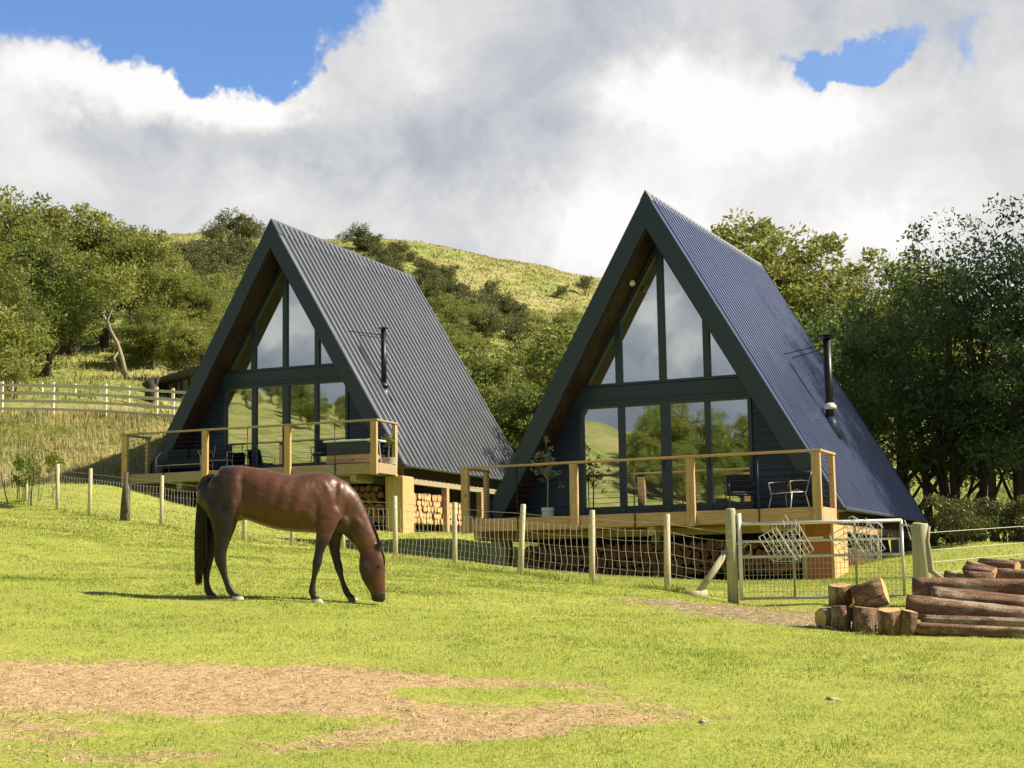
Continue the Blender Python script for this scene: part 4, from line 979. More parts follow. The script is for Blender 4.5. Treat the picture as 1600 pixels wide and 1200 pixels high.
# ---------------------------------------------------------------- wire fence, posts, gate
def W3(mb, pts, r): mb.tube(pts, r, 4, False)
FP = [(40, 785, 43.6, 1.15), (90, 797, 41.7, 1.2), (140, 803, 40.2, 1.2), (252, 822, 37.3, 1.2), (315, 830, 35.6, 1.2), (381, 838, 35.2, 1.15), (456, 848, 34.2, 1.15), (536, 858, 33.3, 1.15),
      (618, 868, 32.0, 1.2), (711, 882, 30.0, 1.2), (813, 897, 27.9, 1.22), (925, 912, 26.1, 1.22), (1043, 925, 24.9, 1.23)]
TOPS = {40: 735, 90: 725, 140: 732, 252: 743, 618: 775, 711: 785, 813: 788, 925: 797, 1043: 803}
def fence():
    root = empty('wire_fence', on(813, 897, 27.9), 0, 'stock wire fence on round pale posts across the paddock in front of both cabins', 'fence')
    o = root.location; foot = []; q = random.Random(2)
    for px, py, Y, hgt in FP:
        p = on(px, py, Y); top = at(TOPS[px], 0, Y) if False else None
        hh = (at(px, TOPS[px], Y).z - p.z) if px in TOPS else 1.15
        hh = max(1.0, min(hh, 1.35)); foot.append((p, hh))
        lx, ly = q.uniform(-.03, .03), q.uniform(-.02, .02)
        if px == 813: lx = .07
        r = .045 + .008 * q.random(); m = MB(); b = p - o
        m.tube([b + Vector((0, 0, -.15)), b + Vector((lx * .5, 0, hh * .5)), b + Vector((lx, ly, hh - .015)), b + Vector((lx, ly, hh))], [r * 1.05, r, r * .98, r * .8], 12)
        m.build('post', MT['post'], root, True)
    # netting, cut finer towards the bottom, hung between the posts
    gp_ = on(1148, 935, 24.45); foot.append((gp_, 1.2))
    hs = [.06, .17, .29, .43, .59, .77, .93]; m = MB(); q = random.Random(8)
    end = [foot[0][0] + Vector((-2.2, 2.2, 0))]; end[0].z = G(end[0].x, end[0].y); foot2 = [(end[0], 1.1)] + foot
    for (a, _), (b, _) in zip(foot2[:-1], foot2[1:]):
        L = (b - a).length; n = max(2, int(L / .155)); pts = []
        off = Vector((-(b - a).y, (b - a).x, 0)).normalized() * .055
        for k in range(n + 1):
            g = a.lerp(b, k / n); g = Vector((g.x, g.y, G(g.x, g.y))) ; g.z = g.z * .45 + a.lerp(b, k / n).z * .55; pts.append(g - off)
        for i, hgt in enumerate(hs):
            W3(m, [g + Vector((0, 0, hgt - .012 * math.sin(math.pi * k / n) * (1 + i * .3) + q.uniform(-.004, .004))) - o for k, g in enumerate(pts)], .0034 if i in (0, 6) else .0026)
        for k in range(n):
            g = pts[k]; x = [q.uniform(-.012, .012) for _ in hs]; x = [v + (.022 if 1 < i < 4 else 0) for i, v in enumerate(x)]
            W3(m, [g + Vector((x[i], 0, hgt)) - o for i, hgt in enumerate(hs)], .0027)
        W3(m, [a + Vector((0, -.05, 1.05)) - o, a.lerp(b, .5) + Vector((0, -.05, 1.035)) - o, b + Vector((0, -.05, 1.05)) - o], .0035)
    m.build('netting', MT['wire'], root)
fence()
# old thick strainer post among the thin ones
p = on(195, 811, 38.6); m = MB(); m.tube([(0, 0, -.1), (.01, 0, .4), (.03, 0, .78), (.02, 0, .86)], [.13, .115, .10, .07], 12); m.tube([(.05, -.08, .2), (.02, -.05, .8), (.03, 0, 1.18)], [.05, .05, .045], 10)
o = m.build('fence_post', MT['bark'], None, True); o.location = p; tag(o, 'old thick weathered fence post with a paler stake tied to it, under the left deck', 'fence post')
p = on(40, 785, 43.6)

def gate():
    A0 = on(1152, 942, 24.5); B0 = on(1427, 946, 24.1)
    gd = (B0 - A0); gd.z = 0; L = gd.length; u = gd.normalized(); n = Vector((-u.y, u.x, 0))
    # hanging post
    m = MB(); m.tube([(0, 0, -.2), (0, 0, 1.40), (0, 0, 1.43)], [.085, .08, .07], 14)
    o = m.build('gate_post', MT['gatepost'], None, True); o.location = A0 - u * .06; tag(o, 'thick grey round post the galvanised gate hangs on, braced on its left', 'gate post')
    s = MB(); s0 = on(1088, 934, 24.3); s.tube([s0 + Vector((0, 0, .02)), A0 - u * .1 + Vector((0, 0, .82))], [.055, .05], 10)
    o = s.build('brace_post', MT['gatepost'], None, True); tag(o, 'slanting round brace timber leaning on the left gate post', 'brace')
    st = MB(); st.tube([s0 + Vector((-.16, -.05, .03)), s0 + Vector((.16, .03, .05))], [.07, .065], 10); tag(st.build('ground_log', MT['gatepost'], None, True), 'short mossy stub of log on the grass at the foot of the slanting brace', 'log')
    # gate
    H0 = max(at(1290, 822, 24.3).z - max(A0.z, B0.z), 1.0)
    root = empty('field_gate', A0 + u * .07 + Vector((0, 0, .03)), math.atan2(u.y, u.x), 'galvanised steel field gate with mesh in its lower half, shut between two posts', 'gate')
    Lg = L - .16; zb = .03; dz = (B0.z - A0.z)
    sl = lambda x: 0.0
    f = MB(); f.tube([(0, 0, -.0), (0, 0, 1.32)], .034, 10); f.build('hinge_tube', MT['white'], root, True)
    f = MB(); ztop = 1.16
    f.tube([(.02, 0, ztop), (Lg - .03, 0, ztop)], .026, 10); f.tube([(Lg - .03, 0, zb), (Lg - .03, 0, ztop + .01)], .024, 10); f.tube([(.02, 0, zb), (Lg - .03, 0, zb)], .022, 10)
    f.build('frame', MT['steel'], root, True)
    for z in (ztop - .27, ztop - .50): 
        f = MB(); f.tube([(.02, 0, z), (Lg - .04, 0, z)], .019, 8); f.build('rail', MT['steel'], root, True)
    for x in (.80, 1.72):
        f = MB(); f.tube([(x, .0, zb), (x, .0, ztop)], .021, 8); f.build('upright', MT['gatepost'], root, True)
    f = MB(); k = 0; x = .06
    while x < Lg - .05: W3(f, [(x, -.02, zb + .01), (x, -.02, ztop - .5)], .0032); x += .062
    for z in [zb + .01 + .085 * j for j in range(8)]: W3(f, [(.03, -.02, z), (Lg - .04, -.02, z)], .0028)
    f.build('mesh_panel', MT['wire'], root)
    f = MB(); f.beam((Lg - .02, -.02, ztop - .06), (Lg + .16, -.03, ztop - .10), .02, .03); f.tube([(Lg + .02, -.03, ztop), (Lg + .06, -.03, ztop - .12), (Lg + .10, -.03, ztop - .3)], .008, 6); f.tube([(Lg + .03, 0, .32), (Lg + .13, 0, .32), (Lg + .13, 0, .22)], .012, 6); f.build('latch', MT['steel'], root)
    f = MB(); f.tube([(-.16, 0, .86), (.05, 0, .86)], .014, 8); f.tube([(.05, -.02, .80), (.10, -.02, .86), (.16, -.02, .84), (.16, -.02, .70), (.03, -.02, .66)], .009, 6); f.build('hinge_latch', MT['steel'], root)
    gm = root.matrix_basis
    def gw(x, y, z): return Matrix.Translation(root.location) @ Matrix.Rotation(root.rotation_euler.z, 4, 'Z') @ Vector((x, y, z))
    # two wire hay racks hooked over the top rail: each has a front and a back grid in a V and a bent hook
    for (xc, lab, sd, nx) in ((.50, 'wire hay rack hooked on the left part of the gate', 1, 1), (1.55, 'larger wire hay rack hooked on the right half of the gate', 2, 1)):
        rk = empty('hay_rack', gw(xc, -.05, ztop), root.rotation_euler.z, lab, 'hay rack', 'wire hay racks hanging on the gate')
        def grid(name, c, w, hgt, rot, tilt, nc, nr, r=.0055):
            g = MB(); R = Matrix.Rotation(tilt, 3, 'X') @ Matrix.Rotation(rot, 3, 'Y'); c = Vector(c)
            for i in range(nc + 1): x = -w / 2 + w * i / nc; W3(g, [c + R @ Vector((x, 0, 0)), c + R @ Vector((x, 0, -hgt))], r if i in (0, nc) else r * .7)
            for j in range(nr + 1): z = -hgt * j / nr; W3(g, [c + R @ Vector((-w / 2, 0, z)), c + R @ Vector((w / 2, 0, z))], r if j in (0, nr) else r * .7)
            return g.build(name, MT['steel'], rk)
        w = .46 if sd == 1 else .60
        grid('back_grid', (.20, .0, -.02), .40, .56, .0, -.02, 7, 7)
        grid('front_grid', (-.08, -.10, -.14), .30, .44, math.radians(-28), .22, 4, 5, .0075)
        grid('side_grid', (.26, -.14, -.12), .30, .44, math.radians(-28), .25, 4, 5, .0075)
        if sd == 2: grid('side_grid', (.40, -.03, -.03), .34, .54, math.radians(4), .0, 6, 6)
        g = MB(); 
        for dx in (.16, .34): g.tube([(dx, .03, -.03), (dx, .035, .04), (dx, -.03, .045), (dx + .02, -.035, -.06)], .007, 6)
        if sd == 1: g.tube([(.19, -.04, .12), (.24, -.05, .03)], .007, 6)
        else: g.tube([(.08, -.02, .05), (.14, -.03, .075), (.22, -.04, .03)], .009, 6); g.tube([(.46, -.05, .0), (.52, -.06, -.04), (.58, -.07, -.11)], .009, 6)
        g.build('hook', MT['steel'], rk)
    # right post and the fence running on to the right
    B1 = on(1443, 945, 23.9); hh = at(1443, 818, 23.9).z - B1.z
    m = MB(); m.tube([(0, 0, -.2), (0, 0, hh - .02), (0, 0, hh)], [.135, .125, .115], 16); o = m.build('gate_post', MT['gatepost'], None, True); o.location = B1; tag(o, 'thick round grey post to the right of the gate, beside the log pile', 'gate post')
    br = MB(); Yb = 22.9; br.tube([at(px, py, Yb) for px, py in ((1452, 822), (1449, 845), (1452, 868), (1455, 892), (1466, 900), (1478, 908), (1502, 909))], [.018, .03, .045, .045, .035, .028, .02], 8)
    tag(br.build('bent_branch', MT['bark_pale'], None, True), 'pale bent branch propped against the right gate post, its foot curving onto the logs', 'branch')
    root2 = empty('wire_fence', B1, 0, 'wire fence running right from the right gate post behind the log pile', 'fence')
    o = B1; m = MB(); pts = [B1, on(1640, 905, 26.0), on(1900, 930, 29)]
    for p in pts[1:]:
        t = MB(); t.tube([p - o + Vector((0, 0, -.1)), p - o + Vector((0, 0, 1.2))], .05, 10); t.build('post', MT['post'], root2, True)
    for a, b in zip(pts[:-1], pts[1:]):
        for hgt in (.08, .25, .45, .62, .80, 1.06): W3(m, [a + Vector((0, 0, hgt)) - o, b + Vector((0, 0, hgt)) - o], .005)
        n_ = int((b - a).length / .17)
        for k in range(n_): c = a.lerp(b, k / n_) - o; W3(m, [c + Vector((0, 0, .08)), c + Vector((0, 0, .80))], .004)
    m.build('netting', MT['wire'], root2)
gate()

# ---------------------------------------------------------------- rail fences on the bank, shed
def rail_fence(pts, tops, label, matk='rail', hgt=1.25, rails=4, gap=.28):
    root = empty('rail_fence', pts[0], 0, label, 'fence'); o = Vector(pts[0])
    for p in pts:
        m = MB(); m.box(p - o + Vector((0, 0, hgt / 2 - .05)), (.10, .13, hgt + .15)); m.build('post', MT[matk], root)
    for a, b in zip(pts[:-1], pts[1:]):
        for k in range(rails):
            z = hgt - .12 - k * gap; m = MB(); off = Vector((0, -.085, 0)); m.beam(a - o + off + Vector((0, 0, z)), b - o + off + Vector((0, 0, z + .0)), .035, .095); m.build('rail', MT[matk], root)
def rp(px, py, Y): return on(px, py, Y)
def rz_(pts):
    return [at(px, py, Y) for px, py, Y in pts]
rail_fence(rz_([(-75, 652, 56.4), (2, 653, 56.2), (82, 654, 56), (164, 657, 55.6), (244, 663, 55.0), (330, 669, 54.4)]), None, 'front post and rail fence on top of the bank left of the left cabin', hgt=1.28)
rail_fence(rz_([(-40, 645, 60.5), (18, 648, 60.2), (64, 650, 60), (116, 652, 59.8), (200, 655, 59.4), (270, 660, 59)]), None, 'rear post and rail fence just behind the front one on the bank', rails=3)
def shed():
    Y = 63; p = on(275, 610, Y); root = empty('lean_to_shed', p, 0, 'dark lean-to shed with a sloping roof showing behind the left cabin roof edge', 'shed')
    def L(px, py, dy=0): q_ = at(px, py, Y + dy); return q_ - p
    m = MB(); a, b = L(232, 606), L(330, 576); m.beam(a, b, 2.2, .12); m.build('shed_roof', MT['shed'], root)
    for px, t in ((262, 598), (275, 594), (284, 592), (296, 588)):
        m = MB(); c = L(px, t); m.bb(c.x - .05, c.x + .05, -.1, .0, -.2, c.z); m.build('post', MT['shed'], root)
    c = L(302, 0); m = MB(); m.bb(c.x - 1.0, c.x + 1.6, .3, .4, 0, 1.0); m.build('wall', MT['concrete'], root)
    c = L(308, 560); m = MB(); m.bb(c.x - .09, c.x + .09, .9, 1.1, 0, c.z + .3); m.build('tall_post', MT['shed'], root)
    p = on(236, 607, 60.8); s = MB(); s.tube([p + Vector((0, 0, -.2)), p + Vector((.05, 0, .5)), p + Vector((-.05, .1, .8))], [.30, .25, .16], 9); s.tube([p + Vector((0, 0, .4)), p + Vector((-.25, 0, 1.05))], [.12, .03], 6); s.tube([p + Vector((.1, 0, .4)), p + Vector((.3, 0, .95))], [.12, .04], 6)
    tag(s.build('tree_stump', MT['shed'], None, True), 'dark jagged tree stump left of the lean-to shed', 'stump')
shed()
# dark hedge bottom behind the right fence
r_ = np.random.RandomState(31)
for i, (px, Y) in enumerate(((1485, 40), (1525, 39), (1565, 38.5), (1610, 38), (1650, 38), (1455, 41.5), (1500, 37.5), (1590, 41))):
    p = at(px, 830, Y); place('gorse_bush/a', p.x, Y, 'dark shaded bush in the hedge bottom behind the right wire fence', 'bush', 'bushes along the hedge bottom behind the log pile', s=.42 + .1 * r_.rand(), rz=i)

# ---------------------------------------------------------------- horse
def horse():
    K = .001746; Y0 = 19.35
    org = at(424, 939, Y0); ang = math.radians(7.0)
    HZ = org.z
    def X(x): return (x - 640) * K
    def Z(y): return (1062 - y) * K
    def loft(mb, secs, n=20, flat=1.0):
        """secs: (x, y_img, half thickness in the side plane (img units), lateral half width m, lateral offset m)"""
        P = [Vector((X(s[0]), (s[4] if len(s) > 4 else 0), Z(s[1]))) for s in secs]
        k = len(P); base = len(mb.v)
        for i in range(k):
            d = P[min(i + 1, k - 1)] - P[max(i - 1, 0)]; d.y = 0; d.normalize(); nrm = Vector((-d.z, 0, d.x))
            h = secs[i][2] * K; w = secs[i][3]
            for j in range(n):
                t = 2 * math.pi * j / n; c, s_ = math.cos(t), math.sin(t); e = 2 / 2.25
                cc = abs(c) ** e * (1 if c > 0 else -1); ss = abs(s_) ** e * (1 if s_ > 0 else -1)
                mb.v.append(tuple(P[i] + nrm * (h * cc) + Vector((0, w * ss, 0))))
        for i in range(k - 1):
            for j in range(n):
                j2 = (j + 1) % n; mb.f.append((base + i * n + j, base + i * n + j2, base + (i + 1) * n + j2, base + (i + 1) * n + j))
        mb.f.append(tuple(base + j for j in range(n))[::-1]); mb.f.append(tuple(base + (k - 1) * n + j for j in range(n)))
    def ell(mb, x, y, yo, rx, ry, rw, rot=0, n=14):
        c = Vector((X(x), yo, Z(y))); R = Matrix.Rotation(math.radians(-rot), 3, 'Y'); base = len(mb.v)
        for i in range(1, n):
            a = math.pi * i / n
            for j in range(2 * n):
                b = math.pi * j / n; mb.v.append(tuple(c + R @ Vector((math.cos(a) * rx * K, math.sin(a) * math.cos(b) * rw, math.sin(a) * math.sin(b) * ry * K))))
        m2 = 2 * n
        for i in range(n - 2):
            for j in range(m2): j2 = (j + 1) % m2; mb.f.append((base + i * m2 + j, base + i * m2 + j2, base + (i + 1) * m2 + j2, base + (i + 1) * m2 + j))
        mb.f.append(tuple(base + j for j in range(m2))[::-1]); mb.f.append(tuple(base + (n - 2) * m2 + j for j in range(m2)))
    b = MB()
    trunk = [(172, 270, 50, .08), (200, 300, 110, .15), (240, 325, 168, .215), (300, 325, 190, .25), (360, 320, 192, .262), (430, 314, 186, .262), (510, 326, 184, .275), (600, 352, 190, .295), (700, 382, 194, .31),
             (800, 395, 198, .31), (880, 392, 206, .29), (950, 390, 214, .262), (1015, 392, 205, .235), (1075, 405, 180, .205), (1125, 428, 138, .165), (1155, 445, 90, .11)]
    loft(b, trunk, 28)
    loft(b, [(1000, 350, 150, .15), (1070, 385, 165, .155), (1125, 430, 150, .14), (1175, 490, 128, .118), (1218, 550, 108, .10), (1258, 612, 90, .09), (1292, 672, 78, .082), (1315, 730, 70, .078)], 22)
    loft(b, [(1316, 690, 58, .07), (1322, 735, 76, .086), (1328, 790, 88, .094), (1330, 850, 93, .094), (1340, 905, 84, .082), (1356, 960, 68, .066), (1368, 1005, 55, .056), (1372, 1040, 50, .056), (1372, 1066, 50, .054), (1370, 1082, 36, .04)], 22)
    # legs: side-plane centre, half thickness, lateral half width, lateral offset (towards the camera is negative)
    nf = [(1020, 400, 90, .07, -.13), (1025, 480, 88, .075, -.15), (1012, 560, 70, .068, -.165), (996, 625, 55, .058, -.168), (978, 690, 40, .048, -.168), (964, 745, 31, .042, -.168), (957, 785, 33, .044, -.168), (951, 815, 34, .045, -.168), (944, 850, 27, .036, -.168), (934, 895, 20, .027, -.168), (925, 940, 19, .026, -.168), (919, 975, 23, .03, -.168), (918, 1003, 28, .034, -.168), (926, 1030, 24, .029, -.168), (938, 1047, 27, .034, -.168), (946, 1060, 34, .042, -.168)]
    nfh = [(946, 1052, 33, .042, -.168), (952, 1072, 40, .047, -.168), (955, 1093, 46, .052, -.168)]
    ff = [(1075, 430, 80, .06, .12), (1080, 520, 80, .068, .15), (1074, 600, 62, .06, .16), (1070, 660, 48, .052, .165), (1075, 720, 38, .045, .165), (1086, 780, 31, .04, .165), (1097, 820, 31, .042, .165), (1104, 848, 30, .042, .165), (1113, 885, 23, .032, .165), (1124, 925, 19, .026, .165), (1137, 965, 20, .027, .165), (1150, 997, 25, .032, .165), (1160, 1018, 25, .031, .165), (1175, 1038, 23, .028, .165), (1190, 1052, 30, .036, .165)]
    ffh = [(1190, 1048, 28, .038, .165), (1198, 1064, 36, .043, .165), (1205, 1084, 42, .048, .165)]
    nh = [(330, 300, 140, .10, -.10), (325, 380, 145, .11, -.13), (322, 450, 122, .10, -.15), (322, 515, 96, .085, -.158), (318, 575, 76, .07, -.162), (312, 630, 60, .06, -.165), (304, 685, 48, .05, -.165), (298, 735, 43, .045, -.165), (300, 775, 42, .043, -.165), (307, 812, 36, .040, -.165), (317, 850, 28, .034, -.165), (330, 895, 23, .029, -.165), (346, 940, 23, .028, -.165), (361, 975, 27, .033, -.165), (374, 998, 28, .034, -.165), (392, 1018, 25, .03, -.165), (408, 1030, 29, .036, -.165)]
    nhh = [(408, 1028, 28, .038, -.165), (418, 1044, 38, .045, -.165), (426, 1064, 44, .050, -.165)]
    fh = [(300, 320, 130, .09, .10), (285, 420, 125, .10, .13), (268, 510, 100, .09, .15), (250, 590, 76, .07, .158), (235, 650, 56, .058, .16), (220, 705, 45, .048, .16), (206, 750, 42, .044, .16), (198, 785, 41, .043, .16), (196, 820, 35, .038, .16), (194, 860, 27, .032, .16), (194, 905, 22, .027, .16), (197, 945, 23, .028, .16), (202, 972, 27, .033, .16), (210, 992, 27, .032, .16), (220, 1008, 24, .029, .16), (228, 1018, 29, .034, .16)]
    fhh = [(226, 1012, 28, .036, .16), (232, 1026, 36, .042, .16), (236, 1041, 41, .047, .16)]
    for s in (nf, ff, nh, fh, nfh, ffh, nhh, fhh): loft(b, s, 16)
    # muscle masses on the near and far side
    for sg in (-1, 1):
        ell(b, 378, 400, sg * .195, 66, 40, .075, 48)         # stifle
        ell(b, 320, 262, sg * .14, 105, 82, .11, 8)        # croup
        ell(b, 262, 410, sg * .14, 62, 140, .085, 4)          # buttock
        ell(b, 1012, 345, sg * .165, 62, 125, .07, 24)      # shoulder blade
        ell(b, 1052, 450, sg * .15, 58, 90, .07, 20)         # shoulder point
        ell(b, 985, 535, sg * .17, 66, 66, .06, 0)            # triceps and elbow
        ell(b, 1135, 520, sg * .07, 45, 60, .075, 20)         # breast
        ell(b, 1292, 850, sg * .062, 52, 66, .038, 0)         # cheek
        ell(b, 1210, 500, sg * .075, 95, 30, .04, -52)        # neck muscle
        ell(b, 1362, 895, sg * .058, 14, 80, .016, -8)        # facial crest
    ell(b, 975, 238, 0, 130, 50, .06, 0)                     # withers
    ell(b, 425, 478, 0, 52, 34, .06, 20)                      # sheath
    # ears
    for sg, dx in ((-1, 0), (1, 16)):
        loft(b, [(1362 + dx, 722, 22, .026, sg * .055), (1376 + dx, 700, 22, .024, sg * .066), (1392 + dx, 680, 16, .018, sg * .072), (1404 + dx, 664, 5, .006, sg * .072)], 10)
    me = bpy.data.meshes.new('horse_raw'); me.from_pydata(b.v, [], b.f); me.update()
    import bmesh
    bm = bmesh.new(); bm.from_mesh(me); bmesh.ops.recalc_face_normals(bm, faces=bm.faces); bm.to_mesh(me); bm.free()
    tmp = bpy.data.objects.new('horse_tmp', me); C.objects.link(tmp)
    rm = tmp.modifiers.new('r', 'REMESH'); rm.mode = 'VOXEL'; rm.voxel_size = .0105
    sm = tmp.modifiers.new('s', 'SMOOTH'); sm.factor = .6; sm.iterations = 16
    dg = bpy.context.evaluated_depsgraph_get(); ev = tmp.evaluated_get(dg)
    body_me = bpy.data.meshes.new_from_object(ev); body_me.name = 'horse'
    bpy.data.objects.remove(tmp)
    # surface relief: veins, ribs and the flank hollow, by moving vertices inwards and outwards
    n = len(body_me.vertices); co = np.empty(n * 3, np.float32); body_me.vertices.foreach_get('co', co); co = co.reshape(-1, 3).astype(float)
    no = np.empty(n * 3, np.float32); body_me.vertices.foreach_get('normal', no); no = no.reshape(-1, 3)
    ix = co[:, 0] / K + 640; iz = 1062 - co[:, 2] / K
    def gs(cx, cy, rx, ry): return np.exp(-(((ix - cx) / rx) ** 2 + ((iz - cy) / ry) ** 2))
    side = np.clip(np.abs(co[:, 1]) / .12, 0, 1)
    dsp = -.030 * gs(470, 340, 50, 85) - .012 * gs(950, 470, 26, 80) - .010 * gs(1085, 330, 22, 110) - .012 * gs(440, 250, 26, 70) + .004 * np.sin((ix - 600) / 17.0 + iz / 60) * gs(720, 400, 130, 110) - .010 * gs(1130, 400, 26, 60)
    dsp *= 1.5; dsp += (fbm(ix / 60, iz / 60, 3) - .5) * .012 * (iz < 620)
    co += no * (dsp * side)[:, None]
    body_me.vertices.foreach_set('co', co.astype(np.float32).ravel())
    # coat colour by region: black points, plus shade painted on hindquarters, belly and throat
    leg = np.clip((iz - 560) / 150, 0, 1) * (ix < 1200) + np.clip((iz - 1010) / 45, 0, 1) * (ix > 1200) * .8
    body_shade = np.clip(1 - (ix - 300) / 150, 0, 1) * .85 + .5 * gs(330, 520, 120, 140) + .45 * gs(955, 500, 50, 130) + .35 * gs(640, 590, 260, 60) + .3 * gs(1215, 600, 60, 110)
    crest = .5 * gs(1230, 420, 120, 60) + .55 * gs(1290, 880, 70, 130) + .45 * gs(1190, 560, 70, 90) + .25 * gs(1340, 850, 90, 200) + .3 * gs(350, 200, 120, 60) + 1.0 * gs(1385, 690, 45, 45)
    dark = np.clip(np.maximum(leg, body_shade) + crest + (fbm(ix / 45, iz / 45, 3) - .5) * .25, 0, 1)
    hoof = ((ix > 380) & (ix < 480) & (iz > 1028) | (ix > 893) & (ix < 1010) & (iz > 1056) | (ix > 1212) * (ix < 1260) & (iz > 1052)).astype(float)
    hoof2 = ((ix < 280) & (iz > 1014) | (ix > 1140) & (ix < 1212) & (iz > 1052)).astype(float)
    for k_, v_ in (('dark', dark), ('hoof', hoof), ('hoof2', hoof2)):
        a = body_me.attributes.new(k_, 'FLOAT', 'POINT'); a.data.foreach_set('value', v_.astype(np.float32))
    m, t, out = mat('bay_coat')
    def at_(nm): a = t.node('ShaderNodeAttribute'); a.attribute_name = nm; return a.outputs['Fac']
    co_ = obj_co(t); n1 = t.noise(co_, 5, 4, .6)
    c = t.mix(t.ramp(n1, .1, .9), (.050, .0185, .010), (.118, .046, .023))
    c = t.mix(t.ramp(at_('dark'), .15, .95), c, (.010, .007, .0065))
    c = t.mix(at_('hoof'), c, (.50, .43, .30)); c = t.mix(at_('hoof2'), c, (.10, .085, .07))
    pbr(t, out, c, .42, spec=.46, bump=t.m('ADD', t.noise(t.vm('MULTIPLY', co_, (60, 60, 20)), 4, 4), t.m('MULTIPLY', t.noise(co_, 16, 5, .6), 2.0)), bstr=.16, bdist=.006, **{'Sheen Weight': .10, 'Sheen Roughness': .4})
    o = link('horse', body_me, m, None, True)
    o.location = (org.x, org.y, HZ); o.rotation_euler = (0, 0, ang)
    tag(o, 'dark bay horse with black legs and tail grazing with its head down in the paddock', 'horse')
    # hair: tail, mane, forelock
    hm, t, out = mat('horse_hair'); pbr(t, out, t.mix(t.noise(obj_co(t), 20, 3), (.008, .006, .006), (.035, .022, .018)), .42, spec=.4)
    q = random.Random(12)
    def strand(mb, pts, r): mb.tube([Vector((X(a), yo, Z(c_))) for a, c_, yo in pts], r, 3, False)
    tl = MB()
    dock = MB(); loft(dock, [(270, 225, 22, .02), (228, 206, 28, .034), (190, 228, 32, .04), (168, 280, 36, .042), (160, 380, 34, .045), (158, 480, 30, .045), (158, 600, 28, .04), (155, 740, 22, .03)], 10); tl.add(dock.v, dock.f)
    for i in range(520):
        u = q.random(); yo = q.uniform(-.07, .07); x1 = 124 + 84 * u; end = q.uniform(820, 955) if u < .8 else q.uniform(700, 900); bulge = q.uniform(-5, 5); s0 = q.uniform(0, .5)
        strand(tl, [(208 - 20 * s0 + 14 * u, 200 + 60 * s0, yo * .5), (150 + 40 * u + bulge, 300, yo * .9), (132 + 66 * u + bulge, 460, yo), (x1 - 2 + bulge, 660, yo * 1.05), (x1 + bulge, 780, yo), (130 + 46 * u + q.uniform(-10, 10), end, yo * .7)], [.004, .0055, .006, .0055, .0045, .0012])
    tl.build('tail', hm, o, True)
    mn = MB(); crest_p = [(1040, 205), (1085, 232), (1130, 268), (1175, 315), (1215, 362), (1255, 415), (1290, 460), (1318, 505), (1345, 560), (1362, 610), (1378, 660)]
    for i in range(260):
        f = q.random() * (len(crest_p) - 1.001); k = int(f); a = Vector(crest_p[k]).lerp(Vector(crest_p[k + 1]), f - k); sg = 1
        L = q.uniform(50, 120) if sg > 0 else 20
        strand(mn, [(a.x - 2, a.y + 10, -.004), (a.x + 7, a.y - 2 + L * .1, .03), (a.x + 6 + L * .12, a.y + L * .7, sg * .105), (a.x + 8 + L * .2, a.y + L, sg * .11)], [.009, .008, .006, .002])
    mn.build('mane', hm, o, True)
    fl = MB()
    for i in range(50):
        yo = q.uniform(-.035, .035); strand(fl, [(1378, 690, yo * .4), (1402, 730, yo), (1412 + q.uniform(-4, 6), 775, yo), (1416 + q.uniform(-5, 6), q.uniform(800, 850), yo * 1.1)], [.005, .005, .004, .0015])
    fl.build('forelock', hm, o, True)
    # eyes
    em, t, out = mat('horse_eye'); pbr(t, out, (.006, .004, .003), .08, spec=.6)
    for sg in (-1, 1):
        e_ = MB(); ell(e_, 1372, 838, sg * .082, 11, 15, .012, 0, 10); e_.build('eye', em, o, True)
        e_ = MB(); ell(e_, 1398, 1032, sg * .043, 9, 15, .008, -10, 8); e_.build('nostril', hm, o, True)
    return o
hz = horse()

# ---------------------------------------------------------------- things on the decks and inside
def deck_thing(h, name, x, y, z, rz, label, cat, group=None):
    w = hw(h, x, y, z); return empty(name, w, h['yaw'] + rz, label, cat, group)
def lounge_chair(h, x, y, rz, label, metal, cush, wid=.62):
    r = deck_thing(h, 'lounge_chair', x, y, 0.0, rz, label, 'chair', 'lounge chairs on the decks'); w = wid / 2
    m = MB(); m.box((0, 0, .40), (wid - .06, .55, .08)); m.build('seat', cush, r, bevel=.02)
    m = MB(); m.box((0, .30, .64), (wid - .08, .07, .42), Matrix.Rotation(.25, 3, 'X').transposed()); m.build('backrest', cush, r, bevel=.02)
    for s in (-1, 1):
        for yy in (-.26, .24):
            m = MB(); m.tube([(s * w, yy * .8, .38), (s * (w + .04), yy * 1.15, 0)], .013, 6); m.build('leg', metal, r, True)
        m = MB(); m.tube([(s * w, -.24, .38), (s * (w + .03), -.28, .60), (s * (w + .02), .05, .63), (s * w, .34, .62)], .013, 6); m.build('armrest', metal, r, True)
    m = MB(); m.tube([(-w, .22, .38), (-w, .40, .84), (w, .40, .84), (w, .22, .38), (w, -.27, .36), (-w, -.27, .36), (-w, .22, .38)], .013, 6); m.build('frame', metal, r, True)
lounge_chair(HB, 3.25, -.35, -.55, 'pale metal framed lounge chair at the right end of the right cabin deck', MT['steel'], MT['dark_fabric'])
lounge_chair(HB, 2.15, -.25, .5, 'dark lounge chair in front of the rightmost glass door of the right cabin', MT['fascia'], MT['dark_fabric'])
lounge_chair(HA, 1.95, -.25, .35, 'dark navy cushioned chair between the wood post and the tub on the left cabin deck', MT['black'], MT['dark_fabric'], .7)
